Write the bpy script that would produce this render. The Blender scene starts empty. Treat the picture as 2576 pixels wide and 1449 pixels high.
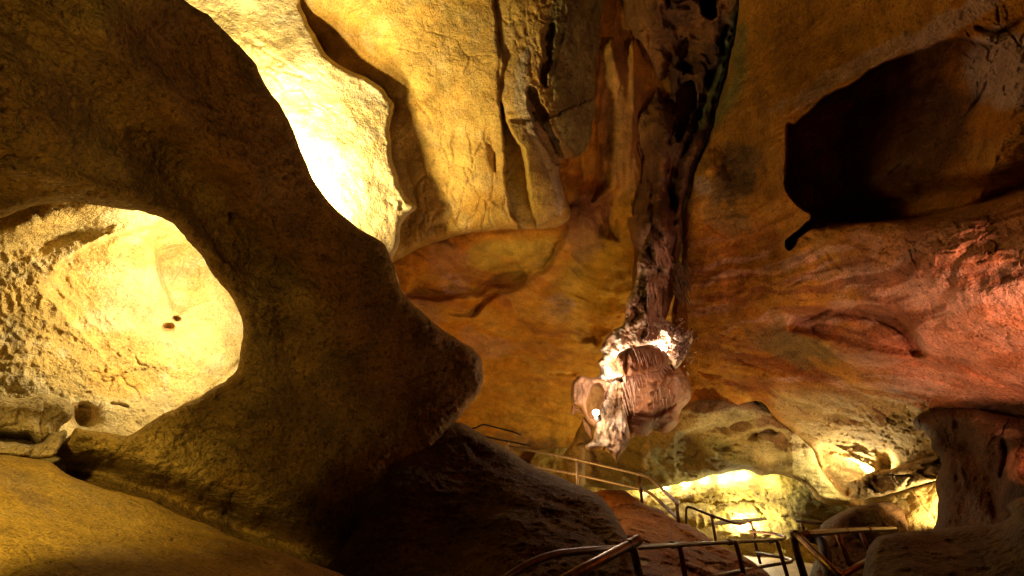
import bpy, math, random
import numpy as np

random.seed(7)
SC = bpy.context.scene
COL = SC.collection

# ------------------------------------------------------------------ camera
F = 1431.0                      # focal length in units of a 2576 wide frame
PITCH = math.radians(12)
CAM = np.array([0.0, 0.0, 1.6])
FW = np.array([0.0, math.cos(PITCH), math.sin(PITCH)])
UP = np.array([0.0, -math.sin(PITCH), math.cos(PITCH)])
RT = np.array([1.0, 0.0, 0.0])
cam = bpy.data.cameras.new("camera")
cam.sensor_width = 36.0
cam.lens = 36.0 * F / 2576.0
cam.clip_start = 0.05
cam.clip_end = 200
camo = bpy.data.objects.new("camera", cam)
COL.objects.link(camo)
camo.location = CAM
camo.rotation_euler = (math.radians(90) + PITCH, 0, 0)
SC.camera = camo

def P(x, y, d):
    """a spot measured on a survey sketch (x, y) at distance d -> world"""
    x = np.asarray(x, float); y = np.asarray(y, float); d = np.asarray(d, float)
    a = ((x - 1288.0) / F * d)[..., None] * RT
    b = ((724.5 - y) / F * d)[..., None] * UP
    return CAM + d[..., None] * FW + a + b

# ------------------------------------------------------------------ noise
def _hash(ix, iy, iz, seed):
    h = (ix.astype(np.uint32) * np.uint32(374761393) + iy.astype(np.uint32) * np.uint32(668265263)
         + iz.astype(np.uint32) * np.uint32(2147483647 & 0x5bd1e995) + np.uint32(seed * 9781 + 13))
    h = (h ^ (h >> np.uint32(13))) * np.uint32(1274126177)
    h = (h ^ (h >> np.uint32(16))) * np.uint32(2246822519)
    return h ^ (h >> np.uint32(15))

_g = np.random.RandomState(3).normal(size=(256, 3))
_g /= np.linalg.norm(_g, axis=1)[:, None]
_g = _g.astype(np.float32)

def perlin(p, seed=0):
    p = p.astype(np.float32)
    i = np.floor(p); f = p - i; i = i.astype(np.int64)
    u = f * f * f * (f * (f * 6 - 15) + 10)
    out = 0
    for dx in (0, 1):
        wx = u[:, 0] if dx else 1 - u[:, 0]
        for dy in (0, 1):
            wy = u[:, 1] if dy else 1 - u[:, 1]
            for dz in (0, 1):
                wz = u[:, 2] if dz else 1 - u[:, 2]
                h = _hash(i[:, 0] + dx, i[:, 1] + dy, i[:, 2] + dz, seed) & np.uint32(255)
                g = _g[h]
                dot = g[:, 0] * (f[:, 0] - dx) + g[:, 1] * (f[:, 1] - dy) + g[:, 2] * (f[:, 2] - dz)
                out = out + wx * wy * wz * dot
    return out * 1.6

def fbm(p, scale, octv=4, seed=0, gain=0.5, lac=2.03):
    a, s, t = 1.0, 0.0, 0.0
    q = p * scale
    for k in range(octv):
        s = s + a * perlin(q + 17.3 * k, seed + k); t += a
        a *= gain; q = q * lac
    return s / t

def ridged(p, scale, octv=3, seed=0):
    a, s, t = 1.0, 0.0, 0.0
    q = p * scale
    for k in range(octv):
        s = s + a * (1 - np.abs(perlin(q + 9.1 * k, seed + k)) * 2); t += a
        a *= 0.5; q = q * 2.1
    return s / t

def worley(p, seed=0):
    """distance to the nearest and second nearest feature point"""
    p = p.astype(np.float32)
    i = np.floor(p).astype(np.int64); f = p - i
    d1 = np.full(len(p), 9.0, np.float32); d2 = d1.copy()
    for dx in (-1, 0, 1):
        for dy in (-1, 0, 1):
            for dz in (-1, 0, 1):
                h = _hash(i[:, 0] + dx, i[:, 1] + dy, i[:, 2] + dz, seed)
                rx = (h & np.uint32(1023)) / 1023.0; ry = ((h >> np.uint32(10)) & np.uint32(1023)) / 1023.0
                rz = ((h >> np.uint32(20)) & np.uint32(1023)) / 1023.0
                d = (dx + rx - f[:, 0])**2 + (dy + ry - f[:, 1])**2 + (dz + rz - f[:, 2])**2
                m = d < d1
                d2 = np.where(m, d1, np.minimum(d2, d)); d1 = np.where(m, d, d1)
    return np.sqrt(d1), np.sqrt(d2)

# ------------------------------------------------------------------ 2-D tools
def rbf(ctrl, X, Y):
    c = np.array(ctrl, float)
    pts = c[:, :2] / 500.0; v = c[:, 2:]
    def k(r2): return 0.5 * r2 * np.log(r2 + 1e-9)
    n = len(c)
    A = np.zeros((n + 3, n + 3))
    A[:n, :n] = k(((pts[:, None] - pts[None])**2).sum(-1)) + np.eye(n) * 0.004
    A[:n, n] = 1; A[:n, n + 1:] = pts; A[n, :n] = 1; A[n + 1:, :n] = pts.T
    w = np.linalg.solve(A, np.vstack([v, np.zeros((3, v.shape[1]))]))
    q = np.stack([X, Y], -1).reshape(-1, 2) / 500.0
    out = np.zeros((len(q), v.shape[1]))
    for s in range(0, len(q), 20000):
        qq = q[s:s + 20000]
        kk = k(((qq[:, None] - pts[None])**2).sum(-1))
        out[s:s + 20000] = kk @ w[:n] + w[n] + qq @ w[n + 1:]
    return out

def smooth_poly(pts, closed=True, sub=4, jit=0, seed=1):
    p = np.array(pts, float); n = len(p); out = []
    rng = n if closed else n - 1
    for i in range(rng):
        if closed: a, b, c, d = p[i - 1], p[i], p[(i + 1) % n], p[(i + 2) % n]
        else: a, b, c, d = p[max(i - 1, 0)], p[i], p[i + 1], p[min(i + 2, n - 1)]
        m = max(sub, int(np.linalg.norm(c - b) / 14)) if jit else sub
        for t in np.linspace(0, 1, m, endpoint=False):
            l1 = max(np.linalg.norm(c - b), 1e-3)
            ta = (c - a) * .5; tb = (d - b) * .5
            for q in (ta, tb):
                ln = np.linalg.norm(q)
                if ln > l1: q *= l1 / ln
            h1 = 2*t**3 - 3*t**2 + 1; h2 = t**3 - 2*t**2 + t; h3 = -2*t**3 + 3*t**2; h4 = t**3 - t**2
            out.append(h1 * b + h2 * ta + h3 * c + h4 * tb)
    if not closed: out.append(p[-1])
    out = np.array(out)
    if jit:
        q = np.c_[out / 60.0, np.full(len(out), seed * 3.7)]
        out[:, 0] += jit * 1.6 * (perlin(q, seed) + .5 * perlin(q * 3.1, seed + 2))
        out[:, 1] += jit * 1.6 * (perlin(q, seed + 5) + .5 * perlin(q * 3.1, seed + 7))
    return out

def seg_dist(q, poly, closed=True):
    a = poly; b = np.roll(poly, -1, 0)
    if not closed: a, b = poly[:-1], poly[1:]
    best = np.full(len(q), 1e18); near = np.zeros_like(q); side = np.zeros(len(q)); par = np.zeros(len(q))
    for i in range(len(a)):
        ab = b[i] - a[i]; L = (ab**2).sum() + 1e-9
        ap = q - a[i]
        t = np.clip(ap @ ab / L, 0, 1)
        c = a[i] + t[:, None] * ab
        d = ((q - c)**2).sum(1)
        m = d < best
        best[m] = d[m]; near[m] = c[m]
        side[m] = (ab[0] * ap[m, 1] - ab[1] * ap[m, 0]); par[m] = (i + t[m]) / len(a)
    return np.sqrt(best), near, np.sign(side), par

def inside(q, poly):
    a = poly; b = np.roll(poly, -1, 0); c = np.zeros(len(q), bool)
    for i in range(len(a)):
        y0, y1 = a[i, 1], b[i, 1]
        if y0 == y1: continue
        m = (q[:, 1] > min(y0, y1)) & (q[:, 1] <= max(y0, y1))
        xs = a[i, 0] + (q[m, 1] - y0) * (b[i, 0] - a[i, 0]) / (y1 - y0)
        c[m] ^= xs > q[m, 0]
    return c

def upsample(C, ny, nx, k):
    yy = np.arange(ny) / k; xx = np.arange(nx) / k
    y0 = np.minimum(yy.astype(int), C.shape[0] - 2); x0 = np.minimum(xx.astype(int), C.shape[1] - 2)
    fy = (yy - y0)[:, None]; fx = (xx - x0)[None]
    return ((C[y0][:, x0] * (1 - fx) + C[y0][:, x0 + 1] * fx) * (1 - fy)
            + (C[y0 + 1][:, x0] * (1 - fx) + C[y0 + 1][:, x0 + 1] * fx) * fy)

def sstep(a, b, x):
    t = np.clip((x - a) / (b - a), 0, 1)
    return t * t * (3 - 2 * t)

# ------------------------------------------------------------------ materials
def lin(r, g, b):
    f = lambda c: (c / 255.0 / 12.92) if c <= 10 else ((c / 255.0 + .055) / 1.055)**2.4
    return (f(r), f(g), f(b))

def rock_mat(name, bump=1.0, rough=.82, spec=.25, grain=55, var=.35, wet=0.0, band=None, bamt=.3, mott=.0):
    m = bpy.data.materials.new(name); m.use_nodes = True
    nt = m.node_tree; N = nt.nodes; L = nt.links
    bs = N["Principled BSDF"]
    tc = N.new("ShaderNodeTexCoord")
    at = N.new("ShaderNodeAttribute"); at.attribute_name = "stain_and_shade"
    def noise(s, det, r=.6):
        n = N.new("ShaderNodeTexNoise"); n.inputs["Scale"].default_value = s
        n.inputs["Detail"].default_value = det; n.inputs["Roughness"].default_value = r
        L.new(tc.outputs["Object"], n.inputs["Vector"]); return n
    n1 = noise(3.1, 5, .62); n2 = noise(grain, 3, .7); n3 = noise(grain * .22, 4, .65)
    vo = N.new("ShaderNodeTexVoronoi"); vo.feature = 'DISTANCE_TO_EDGE'; vo.inputs["Scale"].default_value = 2.3
    wv = N.new("ShaderNodeVectorMath"); wv.operation = 'ADD'
    nd = noise(4.0, 2, .6)
    sc = N.new("ShaderNodeVectorMath"); sc.operation = 'SCALE'; sc.inputs["Scale"].default_value = .55
    L.new(nd.outputs["Color"], sc.inputs[0]); L.new(tc.outputs["Object"], wv.inputs[0]); L.new(sc.outputs[0], wv.inputs[1])
    L.new(wv.outputs[0], vo.inputs["Vector"])
    cr = N.new("ShaderNodeMapRange"); cr.inputs["From Min"].default_value = 0; cr.inputs["From Max"].default_value = .018
    L.new(vo.outputs["Distance"], cr.inputs["Value"])
    def mr(src, a, b, lo=.3, hi=.7):
        x = N.new("ShaderNodeMapRange"); x.inputs["From Min"].default_value = lo; x.inputs["From Max"].default_value = hi
        x.inputs["To Min"].default_value = a; x.inputs["To Max"].default_value = b; L.new(src, x.inputs["Value"]); return x.outputs[0]
    def mul(a, b):
        x = N.new("ShaderNodeMath"); x.operation = 'MULTIPLY'
        for s, i in ((a, 0), (b, 1)):
            if isinstance(s, float): x.inputs[i].default_value = s
            else: L.new(s, x.inputs[i])
        return x.outputs[0]
    def add(a, b):
        x = N.new("ShaderNodeMath"); x.operation = 'ADD'; L.new(a, x.inputs[0]); L.new(b, x.inputs[1]); return x.outputs[0]
    v = mul(mr(n1.outputs["Fac"], 1 - var, 1 + var * .6), mr(n2.outputs["Fac"], .68, 1.25))
    bd = None
    if band:
        mp = N.new("ShaderNodeMapping"); mp.inputs["Rotation"].default_value = [math.radians(q) for q in band[0]]; mp.inputs["Scale"].default_value = band[1]
        L.new(wv.outputs[0], mp.inputs["Vector"])
        nb = N.new("ShaderNodeTexNoise"); nb.inputs["Scale"].default_value = 1.0; nb.inputs["Detail"].default_value = 5; nb.inputs["Roughness"].default_value = .62
        L.new(mp.outputs[0], nb.inputs["Vector"]); bd = nb.outputs["Fac"]
        v = mul(v, mr(bd, 1 - bamt, 1 + bamt * .5, .38, .6))
    if mott:
        n5 = noise(1.3, 7, .72); v = mul(v, mr(n5.outputs["Fac"], 1 - mott, 1.0, .36, .5))
        n6 = noise(grain * .5, 2, .6); v = mul(v, mr(n6.outputs["Fac"], 1 - mott * 1.3, 1.0, .33, .45))
    vm = N.new("ShaderNodeVectorMath"); vm.operation = 'SCALE'
    L.new(at.outputs["Color"], vm.inputs[0]); L.new(v, vm.inputs["Scale"])
    L.new(vm.outputs[0], bs.inputs["Base Color"])
    h = add(add(mul(n2.outputs["Fac"], .017 * bump), mul(n3.outputs["Fac"], .03 * bump)),
            add(mul(n1.outputs["Fac"], .05 * bump), mul(cr.outputs[0], 0.004 * bump)))
    if bd is not None: h = add(h, mul(bd, .05 * bump))
    bp = N.new("ShaderNodeBump"); bp.inputs["Strength"].default_value = 1.0; bp.inputs["Distance"].default_value = 1.0
    L.new(h, bp.inputs["Height"]); L.new(bp.outputs[0], bs.inputs["Normal"])
    L.new(mr(n1.outputs["Fac"], rough - wet, rough + .1), bs.inputs["Roughness"])
    bs.inputs["Specular IOR Level"].default_value = spec
    return m

def metal_mat(name, col, rough=.35, met=.9, var=.5):
    m = bpy.data.materials.new(name); m.use_nodes = True
    nt = m.node_tree; N = nt.nodes; L = nt.links; bs = N["Principled BSDF"]
    tc = N.new("ShaderNodeTexCoord")
    n = N.new("ShaderNodeTexNoise"); n.inputs["Scale"].default_value = 22; n.inputs["Detail"].default_value = 6
    L.new(tc.outputs["Object"], n.inputs["Vector"])
    r = N.new("ShaderNodeValToRGB"); r.color_ramp.elements[0].position = .38; r.color_ramp.elements[1].position = .62
    r.color_ramp.elements[0].color = (*[c * (1 - var) for c in col], 1); r.color_ramp.elements[1].color = (*col, 1)
    L.new(n.outputs["Fac"], r.inputs[0]); L.new(r.outputs[0], bs.inputs["Base Color"])
    mp = N.new("ShaderNodeMapRange"); mp.inputs["To Min"].default_value = rough - .1; mp.inputs["To Max"].default_value = rough + .25
    L.new(n.outputs["Fac"], mp.inputs["Value"]); L.new(mp.outputs[0], bs.inputs["Roughness"])
    bs.inputs["Metallic"].default_value = met
    b = N.new("ShaderNodeBump"); b.inputs["Distance"].default_value = .002; b.inputs["Strength"].default_value = .6
    L.new(n.outputs["Fac"], b.inputs["Height"]); L.new(b.outputs[0], bs.inputs["Normal"])
    return m

# ------------------------------------------------------------------ objects
def tag(o, label=None, cat=None, group=None, kind=None):
    if label: o["label"] = label
    if cat: o["category"] = cat
    if group: o["group"] = group
    if kind: o["kind"] = kind
    return o

def mesh_np(name, V, Q, mat, colr=None, parent=None, smooth=True):
    """V (n,3) world coordinates, Q (m,4) quads (or list of faces)"""
    V = np.asarray(V, float)
    me = bpy.data.meshes.new(name)
    org = np.array([V[:, 0].mean(), V[:, 1].mean(), V[:, 2].min()]) if parent is None else np.array(parent.matrix_world.translation) if parent.type != 'EMPTY' else np.array(parent.location)
    me.vertices.add(len(V)); me.vertices.foreach_set("co", (V - org).astype(np.float32).ravel())
    if isinstance(Q, np.ndarray):
        k = Q.shape[1]
        me.loops.add(Q.size); me.loops.foreach_set("vertex_index", Q.astype(np.int32).ravel())
        me.polygons.add(len(Q)); me.polygons.foreach_set("loop_start", np.arange(0, Q.size, k, dtype=np.int32))
    else:
        me.loops.add(sum(len(f) for f in Q)); me.loops.foreach_set("vertex_index", [i for f in Q for i in f])
        st = np.cumsum([0] + [len(f) for f in Q[:-1]]).astype(np.int32)
        me.polygons.add(len(Q)); me.polygons.foreach_set("loop_start", st)
    me.update(calc_edges=True); me.validate()
    me.polygons.foreach_set("use_smooth", np.full(len(me.polygons), smooth))
    if colr is not None:
        ca = me.color_attributes.new("stain_and_shade", 'FLOAT_COLOR', 'POINT')
        c4 = np.c_[np.clip(colr, 0, 1), np.ones(len(V))].astype(np.float32)
        ca.data.foreach_set("color", c4.ravel())
    me.materials.append(mat)
    o = bpy.data.objects.new(name, me); COL.objects.link(o)
    if parent is not None:
        o.parent = parent
        if parent.type != 'EMPTY': o.matrix_parent_inverse.identity()
    else: o.location = org
    return o

def empty(name, loc, label, cat, group=None):
    o = bpy.data.objects.new(name, None); COL.objects.link(o); o.location = loc
    o.empty_display_size = .1
    return tag(o, label, cat, group)
# ------------------------------------------------------------------ rock surfaces
def pocket(poly, depth, soft=6, pw=1.0, jit=0, fall=None):
    """hollow with the outline poly; fall = (x, y, r) fades it out"""
    pp = smooth_poly(poly, jit=jit, seed=len(poly))
    def f(c):
        b0 = pp.min(0) - 60; b1 = pp.max(0) + 60
        m = (c.X > b0[0]) & (c.X < b1[0]) & (c.Y > b0[1]) & (c.Y < b1[1])
        out = np.zeros_like(c.X); q = np.c_[c.X[m], c.Y[m]]
        if len(q) == 0: return out
        d, _, _, _ = seg_dist(q, pp); ins = inside(q, pp)
        s = np.where(ins, d, -d)
        v = sstep(-soft * .5, soft * .5, s)
        if pw != 1.0: v = v * (0.35 + .65 * np.clip(s / 120, 0, 1)**.5)
        out[m] = v * depth
        if fall:
            r = np.hypot(c.X - fall[0], c.Y - fall[1]); out *= sstep(0, fall[2], r)
        return out
    return f

def blob(cx, cy, rx, ry, rot, amp, pw=2.0):
    """bump (amp < 0: towards the viewer) or hollow"""
    a = math.radians(rot)
    def f(c):
        x = c.X - cx; y = c.Y - cy
        u = (x * math.cos(a) + y * math.sin(a)) / rx; v = (-x * math.sin(a) + y * math.cos(a)) / ry
        return amp * np.exp(-(u * u + v * v)**(pw / 2))
    return f

def dome(cx, cy, rx, ry, rot, amp):
    """bump or hollow with a clear rim"""
    a = math.radians(rot)
    def f(c):
        x = c.X - cx; y = c.Y - cy
        u = (x * math.cos(a) + y * math.sin(a)) / rx; v = (-x * math.sin(a) + y * math.cos(a)) / ry
        return amp * np.sqrt(np.clip(1 - u * u - v * v, 0, 1))
    return f

def groove(line, w, depth, taper=True, jit=2):
    pl = smooth_poly(line, closed=False, jit=jit, seed=len(line) + 3)
    def f(c):
        b0 = pl.min(0) - 3 * w; b1 = pl.max(0) + 3 * w
        m = (c.X > b0[0]) & (c.X < b1[0]) & (c.Y > b0[1]) & (c.Y < b1[1])
        out = np.zeros_like(c.X); q = np.c_[c.X[m], c.Y[m]]
        if len(q) == 0: return out
        d, _, _, t = seg_dist(q, pl, False)
        ww = w * (np.sqrt(np.clip(4 * t * (1 - t), .02, 1)) if taper else 1)
        e = 1.0 if w > 22 else .55 * np.clip(.75 + 1.1 * perlin(c.P[m] * 3.0, 88), .1, 1.3)
        out[m] = depth * e * np.exp(-(d / ww)**(2 if w > 22 else 1.3))
        return out
    return f

def step(line, h, fall, soft=5, jit=3):
    """ledge: the right-hand side of the line (walking along it, y down) is pushed back by h, fading over fall px"""
    pl = smooth_poly(line, closed=False, jit=jit, seed=len(line) + 11)
    def f(c):
        b0 = pl.min(0) - 2.5 * fall; b1 = pl.max(0) + 2.5 * fall
        m = (c.X > b0[0]) & (c.X < b1[0]) & (c.Y > b0[1]) & (c.Y < b1[1])
        out = np.zeros_like(c.X); q = np.c_[c.X[m], c.Y[m]]
        if len(q) == 0: return out
        d, _, sd, t = seg_dist(q, pl, False)
        s = d * sd
        e = np.sqrt(np.clip(6 * t * (1 - t), 0, 1))
        out[m] = h * e * sstep(-soft, soft, s) * np.exp(-np.clip(s, 0, None) / fall)
        return out
    return f

class Ctx: pass

def n_fbm(scale, amp, octv=3, seed=0, an=(1, 1, 1)):
    an = np.array(an)
    return lambda c: amp * fbm(c.P * an, scale, octv, seed)
def n_ridge(scale, amp, octv=3, seed=0, an=(1, 1, 1), pw=2.0):
    an = np.array(an)
    return lambda c: amp * np.clip(ridged(c.P * an, scale, octv, seed), 0, 1)**pw
def n_crack(scale, amp, w=.06, seed=0, an=(1, 1, 1), wp=.35, gate=None):
    an = np.array(an)
    def f(c):
        q = c.P * an * scale
        q = q + wp * np.stack([fbm(q, 1.1, 3, seed + 20), fbm(q, 1.1, 3, seed + 30), fbm(q, 1.1, 3, seed + 40)], -1)
        d1, d2 = worley(q, seed)
        v = amp * (1 - sstep(0, w, d2 - d1))
        if gate is not None: v = v * sstep(gate, gate + .15, fbm(c.P, .9, 2, seed + 77))
        return v
    return f
def n_pits(scale, amp, r=.35, seed=0, an=(1, 1, 1), gate=None):
    an = np.array(an)
    def f(c):
        q = c.P * an * scale
        q = q + .3 * np.stack([fbm(q, 1.7, 2, seed + 20), fbm(q, 1.7, 2, seed + 30), fbm(q, 1.7, 2, seed + 40)], -1)
        d1, _ = worley(q, seed)
        v = amp * (1 - sstep(0, r, d1))
        if gate is not None: v = v * sstep(gate, gate + .2, fbm(c.P, .9, 2, seed + 77))
        return v
    return f
def n_plates(scale, amp, seed=0, an=(1, 1, 1)):
    """stepped, broken faces"""
    an = np.array(an)
    def f(c):
        q = c.P * an * scale
        q = q + .3 * np.stack([fbm(q, 1.3, 3, seed + 20), fbm(q, 1.3, 3, seed + 30), fbm(q, 1.3, 3, seed + 40)], -1)
        v = fbm(q, .7, 3, seed) * 5
        return amp * (np.floor(v) + sstep(.35, .65, v - np.floor(v)))
    return f

GRAIN = [n_fbm(.45, .16, 2, 1), n_fbm(1.7, .07, 3, 2), n_fbm(7, .016, 3, 3), n_fbm(26, .0045, 2, 4)]

def masked(fn, *msk):
    def f(c):
        w = 0
        for m in msk: w = np.maximum(w, np.clip(m(c), 0, 1))
        out = np.zeros_like(c.X); k = w > .003
        if k.any():
            s = Ctx(); s.X = c.X[k]; s.Y = c.Y[k]; s.P = c.P[k]; s.S = c.S[k]
            out[k] = fn(s) * w[k]
        return out
    return f

def patch(name, poly, ctrl, feats=(), pal=None, paints=(), stp=3, mat=None, curl=(0, 0), thick=0,
          grain=GRAIN, jit=2, warp=(5, 2.2), parent=None, seed=0, closed_poly=True):
    pp = smooth_poly(poly, jit=jit, seed=seed + 1)
    x0, y0 = pp.min(0) - 2 * stp; x1, y1 = pp.max(0) + 2 * stp
    K = 6
    
    def axis(a, b, lo, hi):
        v = [a]; 
        while v[-1] < b or (len(v) - 1) % K:
            p = v[-1]; over = max(lo - p, p - hi, 0)
            v.append(p + stp * (1 + min(over / 40.0, 5)))
        return np.array(v)
    xs = axis(x0, x1, -30, 2606); ys = axis(y0, y1, -30, 1479)
    nx, ny = len(xs), len(ys)
    LS = np.maximum(np.gradient(xs)[None, :], np.gradient(ys)[:, None])
    X, Y = np.meshgrid(xs, ys)
    Xc, Yc = X[::K, ::K], Y[::K, ::K]
    D = upsample(rbf(ctrl, Xc, Yc)[:, 0].reshape(Xc.shape), ny, nx, K)
    # signed distance (positive inside)
    qc = np.c_[Xc.ravel(), Yc.ravel()]
    dc, _, _, _ = seg_dist(qc, pp); sc_ = np.where(inside(qc, pp), dc, -dc).reshape(Xc.shape)
    S = upsample(sc_, ny, nx, K)
    nb = np.abs(S) < K * LS * 1.8
    q = np.c_[X[nb], Y[nb]]
    d, near, _, _ = seg_dist(q, pp); ins = inside(q, pp)
    S[nb] = np.where(ins, d, -d)
    NX = X.copy(); NY = Y.copy(); NX[nb] = near[:, 0]; NY[nb] = near[:, 1]
    inn = S > 0
    # keep quads with an inside corner
    f = inn[:-1, :-1] | inn[1:, :-1] | inn[:-1, 1:] | inn[1:, 1:]
    used = np.zeros_like(inn)
    used[:-1, :-1] |= f; used[1:, :-1] |= f; used[:-1, 1:] |= f; used[1:, 1:] |= f
    rim = used & ~inn
    X[rim] = NX[rim]; Y[rim] = NY[rim]; S[rim] = 0
    idx = -np.ones(X.shape, int); idx[used] = np.arange(used.sum())
    Q = np.stack([idx[:-1, :-1][f], idx[1:, :-1][f], idx[1:, 1:][f], idx[:-1, 1:][f]], -1)
    c = Ctx(); c.X = X[used]; c.Y = Y[used]; c.S = S[used]; D0 = D[used]
    rim = rim[used]
    bx, by = c.X.copy(), c.Y.copy()
    c.P = P(bx, by, D0)
    if warp[0]:
        c.X = bx + warp[0] * fbm(c.P, warp[1], 4, seed + 50) * 2
        c.Y = by + warp[0] * fbm(c.P, warp[1], 4, seed + 60) * 2
    dd = np.zeros_like(D0)
    for g in list(feats) + list(grain): dd = dd + g(c)
    w, R = curl
    if w:
        t = 1 - np.clip(c.S / w, 0, 1)
        dd = dd + R * (1 - np.sqrt(np.clip(1 - t * t, 0, 1)))
    Dn = D0 + dd
    V = P(bx, by, Dn)
    # colour of the stone, with some light and shade painted in
    pal = pal or [(.55, .42, .17), (.48, .33, .10), (.6, .5, .26)]
    pal = np.array(pal, float)
    a = fbm(c.P, .8, 5, seed + 5); b = fbm(c.P, 2.6, 5, seed + 6, .6)
    wa = sstep(-.12, .22, a)[:, None]; wb = sstep(0.05, .3, b)[:, None] * .7
    C = pal[0] * (1 - wa) + pal[1 % len(pal)] * wa
    C = C * (1 - wb) + pal[2 % len(pal)] * wb
    for fn, colr, st in paints:
        m = (np.clip(fn(c), 0, 1) * st)[:, None]
        C = C * (1 - m) + np.array(colr) * m
    if thick:
        # closed lens-shaped back side sharing the rim
        wd = max(w, 1) * 2.5
        t = 1 - np.clip(c.S / wd, 0, 1)
        Db = np.maximum(Dn, D0 + (R if w else 0)) + thick * np.sqrt(np.clip(1 - t * t, 0, 1))
        Vb = P(bx, by, Db)
        n = len(V); ib = np.where(rim, np.arange(n), -1)
        nbk = (~rim).sum(); ib[~rim] = n + np.arange(nbk)
        V = np.vstack([V, Vb[~rim]]); C = np.vstack([C, C[~rim]])
        keep = ~(rim[Q].all(1))
        Q = Q[keep]
        Qb = ib[Q][:, ::-1]
        Q = np.vstack([Q, Qb])
    o = mesh_np(name, V, Q, mat, C, parent)
    return o

# mask helpers for paints
def pm(poly, soft=30):
    pp = smooth_poly(poly, jit=2, seed=2)
    def f(c):
        b0 = pp.min(0) - soft; b1 = pp.max(0) + soft
        m = (c.X > b0[0]) & (c.X < b1[0]) & (c.Y > b0[1]) & (c.Y < b1[1])
        out = np.zeros_like(c.X); q = np.c_[c.X[m], c.Y[m]]
        if len(q) == 0: return out
        d, _, _, _ = seg_dist(q, pp); s = np.where(inside(q, pp), d, -d)
        out[m] = sstep(-soft, soft, s); return out
    return f
def bm(cx, cy, rx, ry, rot=0, rag=.6, sc=2.5):
    b = blob(cx, cy, rx, ry, rot, 1.0, 3.0)
    return lambda c: sstep(.25, .75, b(c) + rag * fbm(c.P, sc, 5, 91, .62) * (b(c) > .02))
def lm(line, w):
    g = groove(line, w, 1.0, True, 3); return g
def nm(scale, lo, hi, seed=0, an=(1, 1, 1), octv=5):
    an = np.array(an)
    return lambda c: sstep(lo, hi, fbm(c.P * an, scale, octv, seed, .62))
def bands(lo, hi, tilt=20, f=5.0, lng=.45, seed=0, amp=None):
    """long flow lines running down to the right at the given tilt"""
    t = math.radians(tilt); a = np.array([math.cos(t), 0, -math.sin(t)]); n = np.array([math.sin(t), 0, math.cos(t)])
    def f_(c):
        p = c.P + .35 * np.stack([fbm(c.P, .7, 2, seed + 1), fbm(c.P, .7, 2, seed + 2), fbm(c.P, .7, 2, seed + 3)], -1)
        q = np.stack([p @ a * lng, p[:, 1] * lng, p @ n * f], -1)
        v = fbm(q, 1.0, 4, seed, .6)
        return amp * v if amp is not None else sstep(lo, hi, v)
    return f_
def both(*fs):
    def f(c):
        fo = list(fs)[::-1] if len(fs) == 2 else list(fs)
        v = np.clip(fo[0](c), 0, 1); k = v > .003
        s = Ctx(); s.X = c.X[k]; s.Y = c.Y[k]; s.P = c.P[k]; s.S = c.S[k]
        for g in fo[1:]: v[k] = v[k] * np.clip(g(s), 0, 1)
        return v
    return f

# ------------------------------------------------------------------ tubes
def tube(pts, rad, n=12, cap=True):
    """swept round bar through world points; rad number or list"""
    p = np.array(pts, float); m = len(p)
    r = np.full(m, rad, float) if np.isscalar(rad) else np.array(rad, float)
    T = np.gradient(p, axis=0) if m > 2 else np.tile(p[-1] - p[0], (m, 1))
    T /= np.linalg.norm(T, axis=1)[:, None] + 1e-12
    a = np.array([0, 0, 1.0]) if abs(T[0, 2]) < .9 else np.array([1.0, 0, 0])
    V = []; u = np.cross(T[0], a); u /= np.linalg.norm(u)
    for i in range(m):
        u = u - T[i] * (u @ T[i]); u /= np.linalg.norm(u) + 1e-12
        v = np.cross(T[i], u)
        for k in range(n):
            th = 2 * math.pi * k / n
            V.append(p[i] + r[i] * (math.cos(th) * u + math.sin(th) * v))
    Fc = []
    for i in range(m - 1):
        for k in range(n):
            Fc.append((i * n + k, i * n + (k + 1) % n, (i + 1) * n + (k + 1) % n, (i + 1) * n + k))
    if cap: Fc += [tuple(range(n))[::-1], tuple((m - 1) * n + k for k in range(n))]
    return V, Fc
def join(parts):
    V, Fc = [], []
    for v, f in parts:
        o = len(V); V += list(v); Fc += [tuple(i + o for i in q) for q in f]
    return V, Fc
def bend(pts, rad=.08, n=6):
    """round the corners of a polyline"""
    p = [np.array(q, float) for q in pts]; out = [p[0]]
    for i in range(1, len(p) - 1):
        a, b, c = p[i - 1], p[i], p[i + 1]
        la, lc = np.linalg.norm(a - b), np.linalg.norm(c - b)
        r = min(rad, la * .45, lc * .45)
        s = b + (a - b) / la * r; e = b + (c - b) / lc * r
        for t in np.linspace(0, 1, n): out.append((1 - t)**2 * s + 2 * t * (1 - t) * b + t * t * e)
    out.append(p[-1]); return out
def S3(l): return [P(*q) for q in l]
def bar(name, pts, rad, mat, parent, n=14, cor=.08):
    V, Fc = tube(bend(pts, cor), rad, n); return mesh_np(name, V, Fc, mat, None, parent)

# ------------------------------------------------------------------ lamps
def light(kind, pos, W, colr, size=.05, target=None, cone=90, blend=.5, name="lamp_light", parent=None):
    l = bpy.data.lights.new(name, kind); l.energy = W; l.color = colr
    if kind == 'SPOT': l.spot_size = math.radians(cone); l.spot_blend = blend; l.shadow_soft_size = size
    elif kind == 'POINT': l.shadow_soft_size = size
    o = bpy.data.objects.new(name, l); COL.objects.link(o); o.location = pos
    if target is not None:
        from mathutils import Vector
        o.rotation_euler = (Vector(target) - Vector(pos)).to_track_quat('-Z', 'Y').to_euler()
    return o
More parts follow.
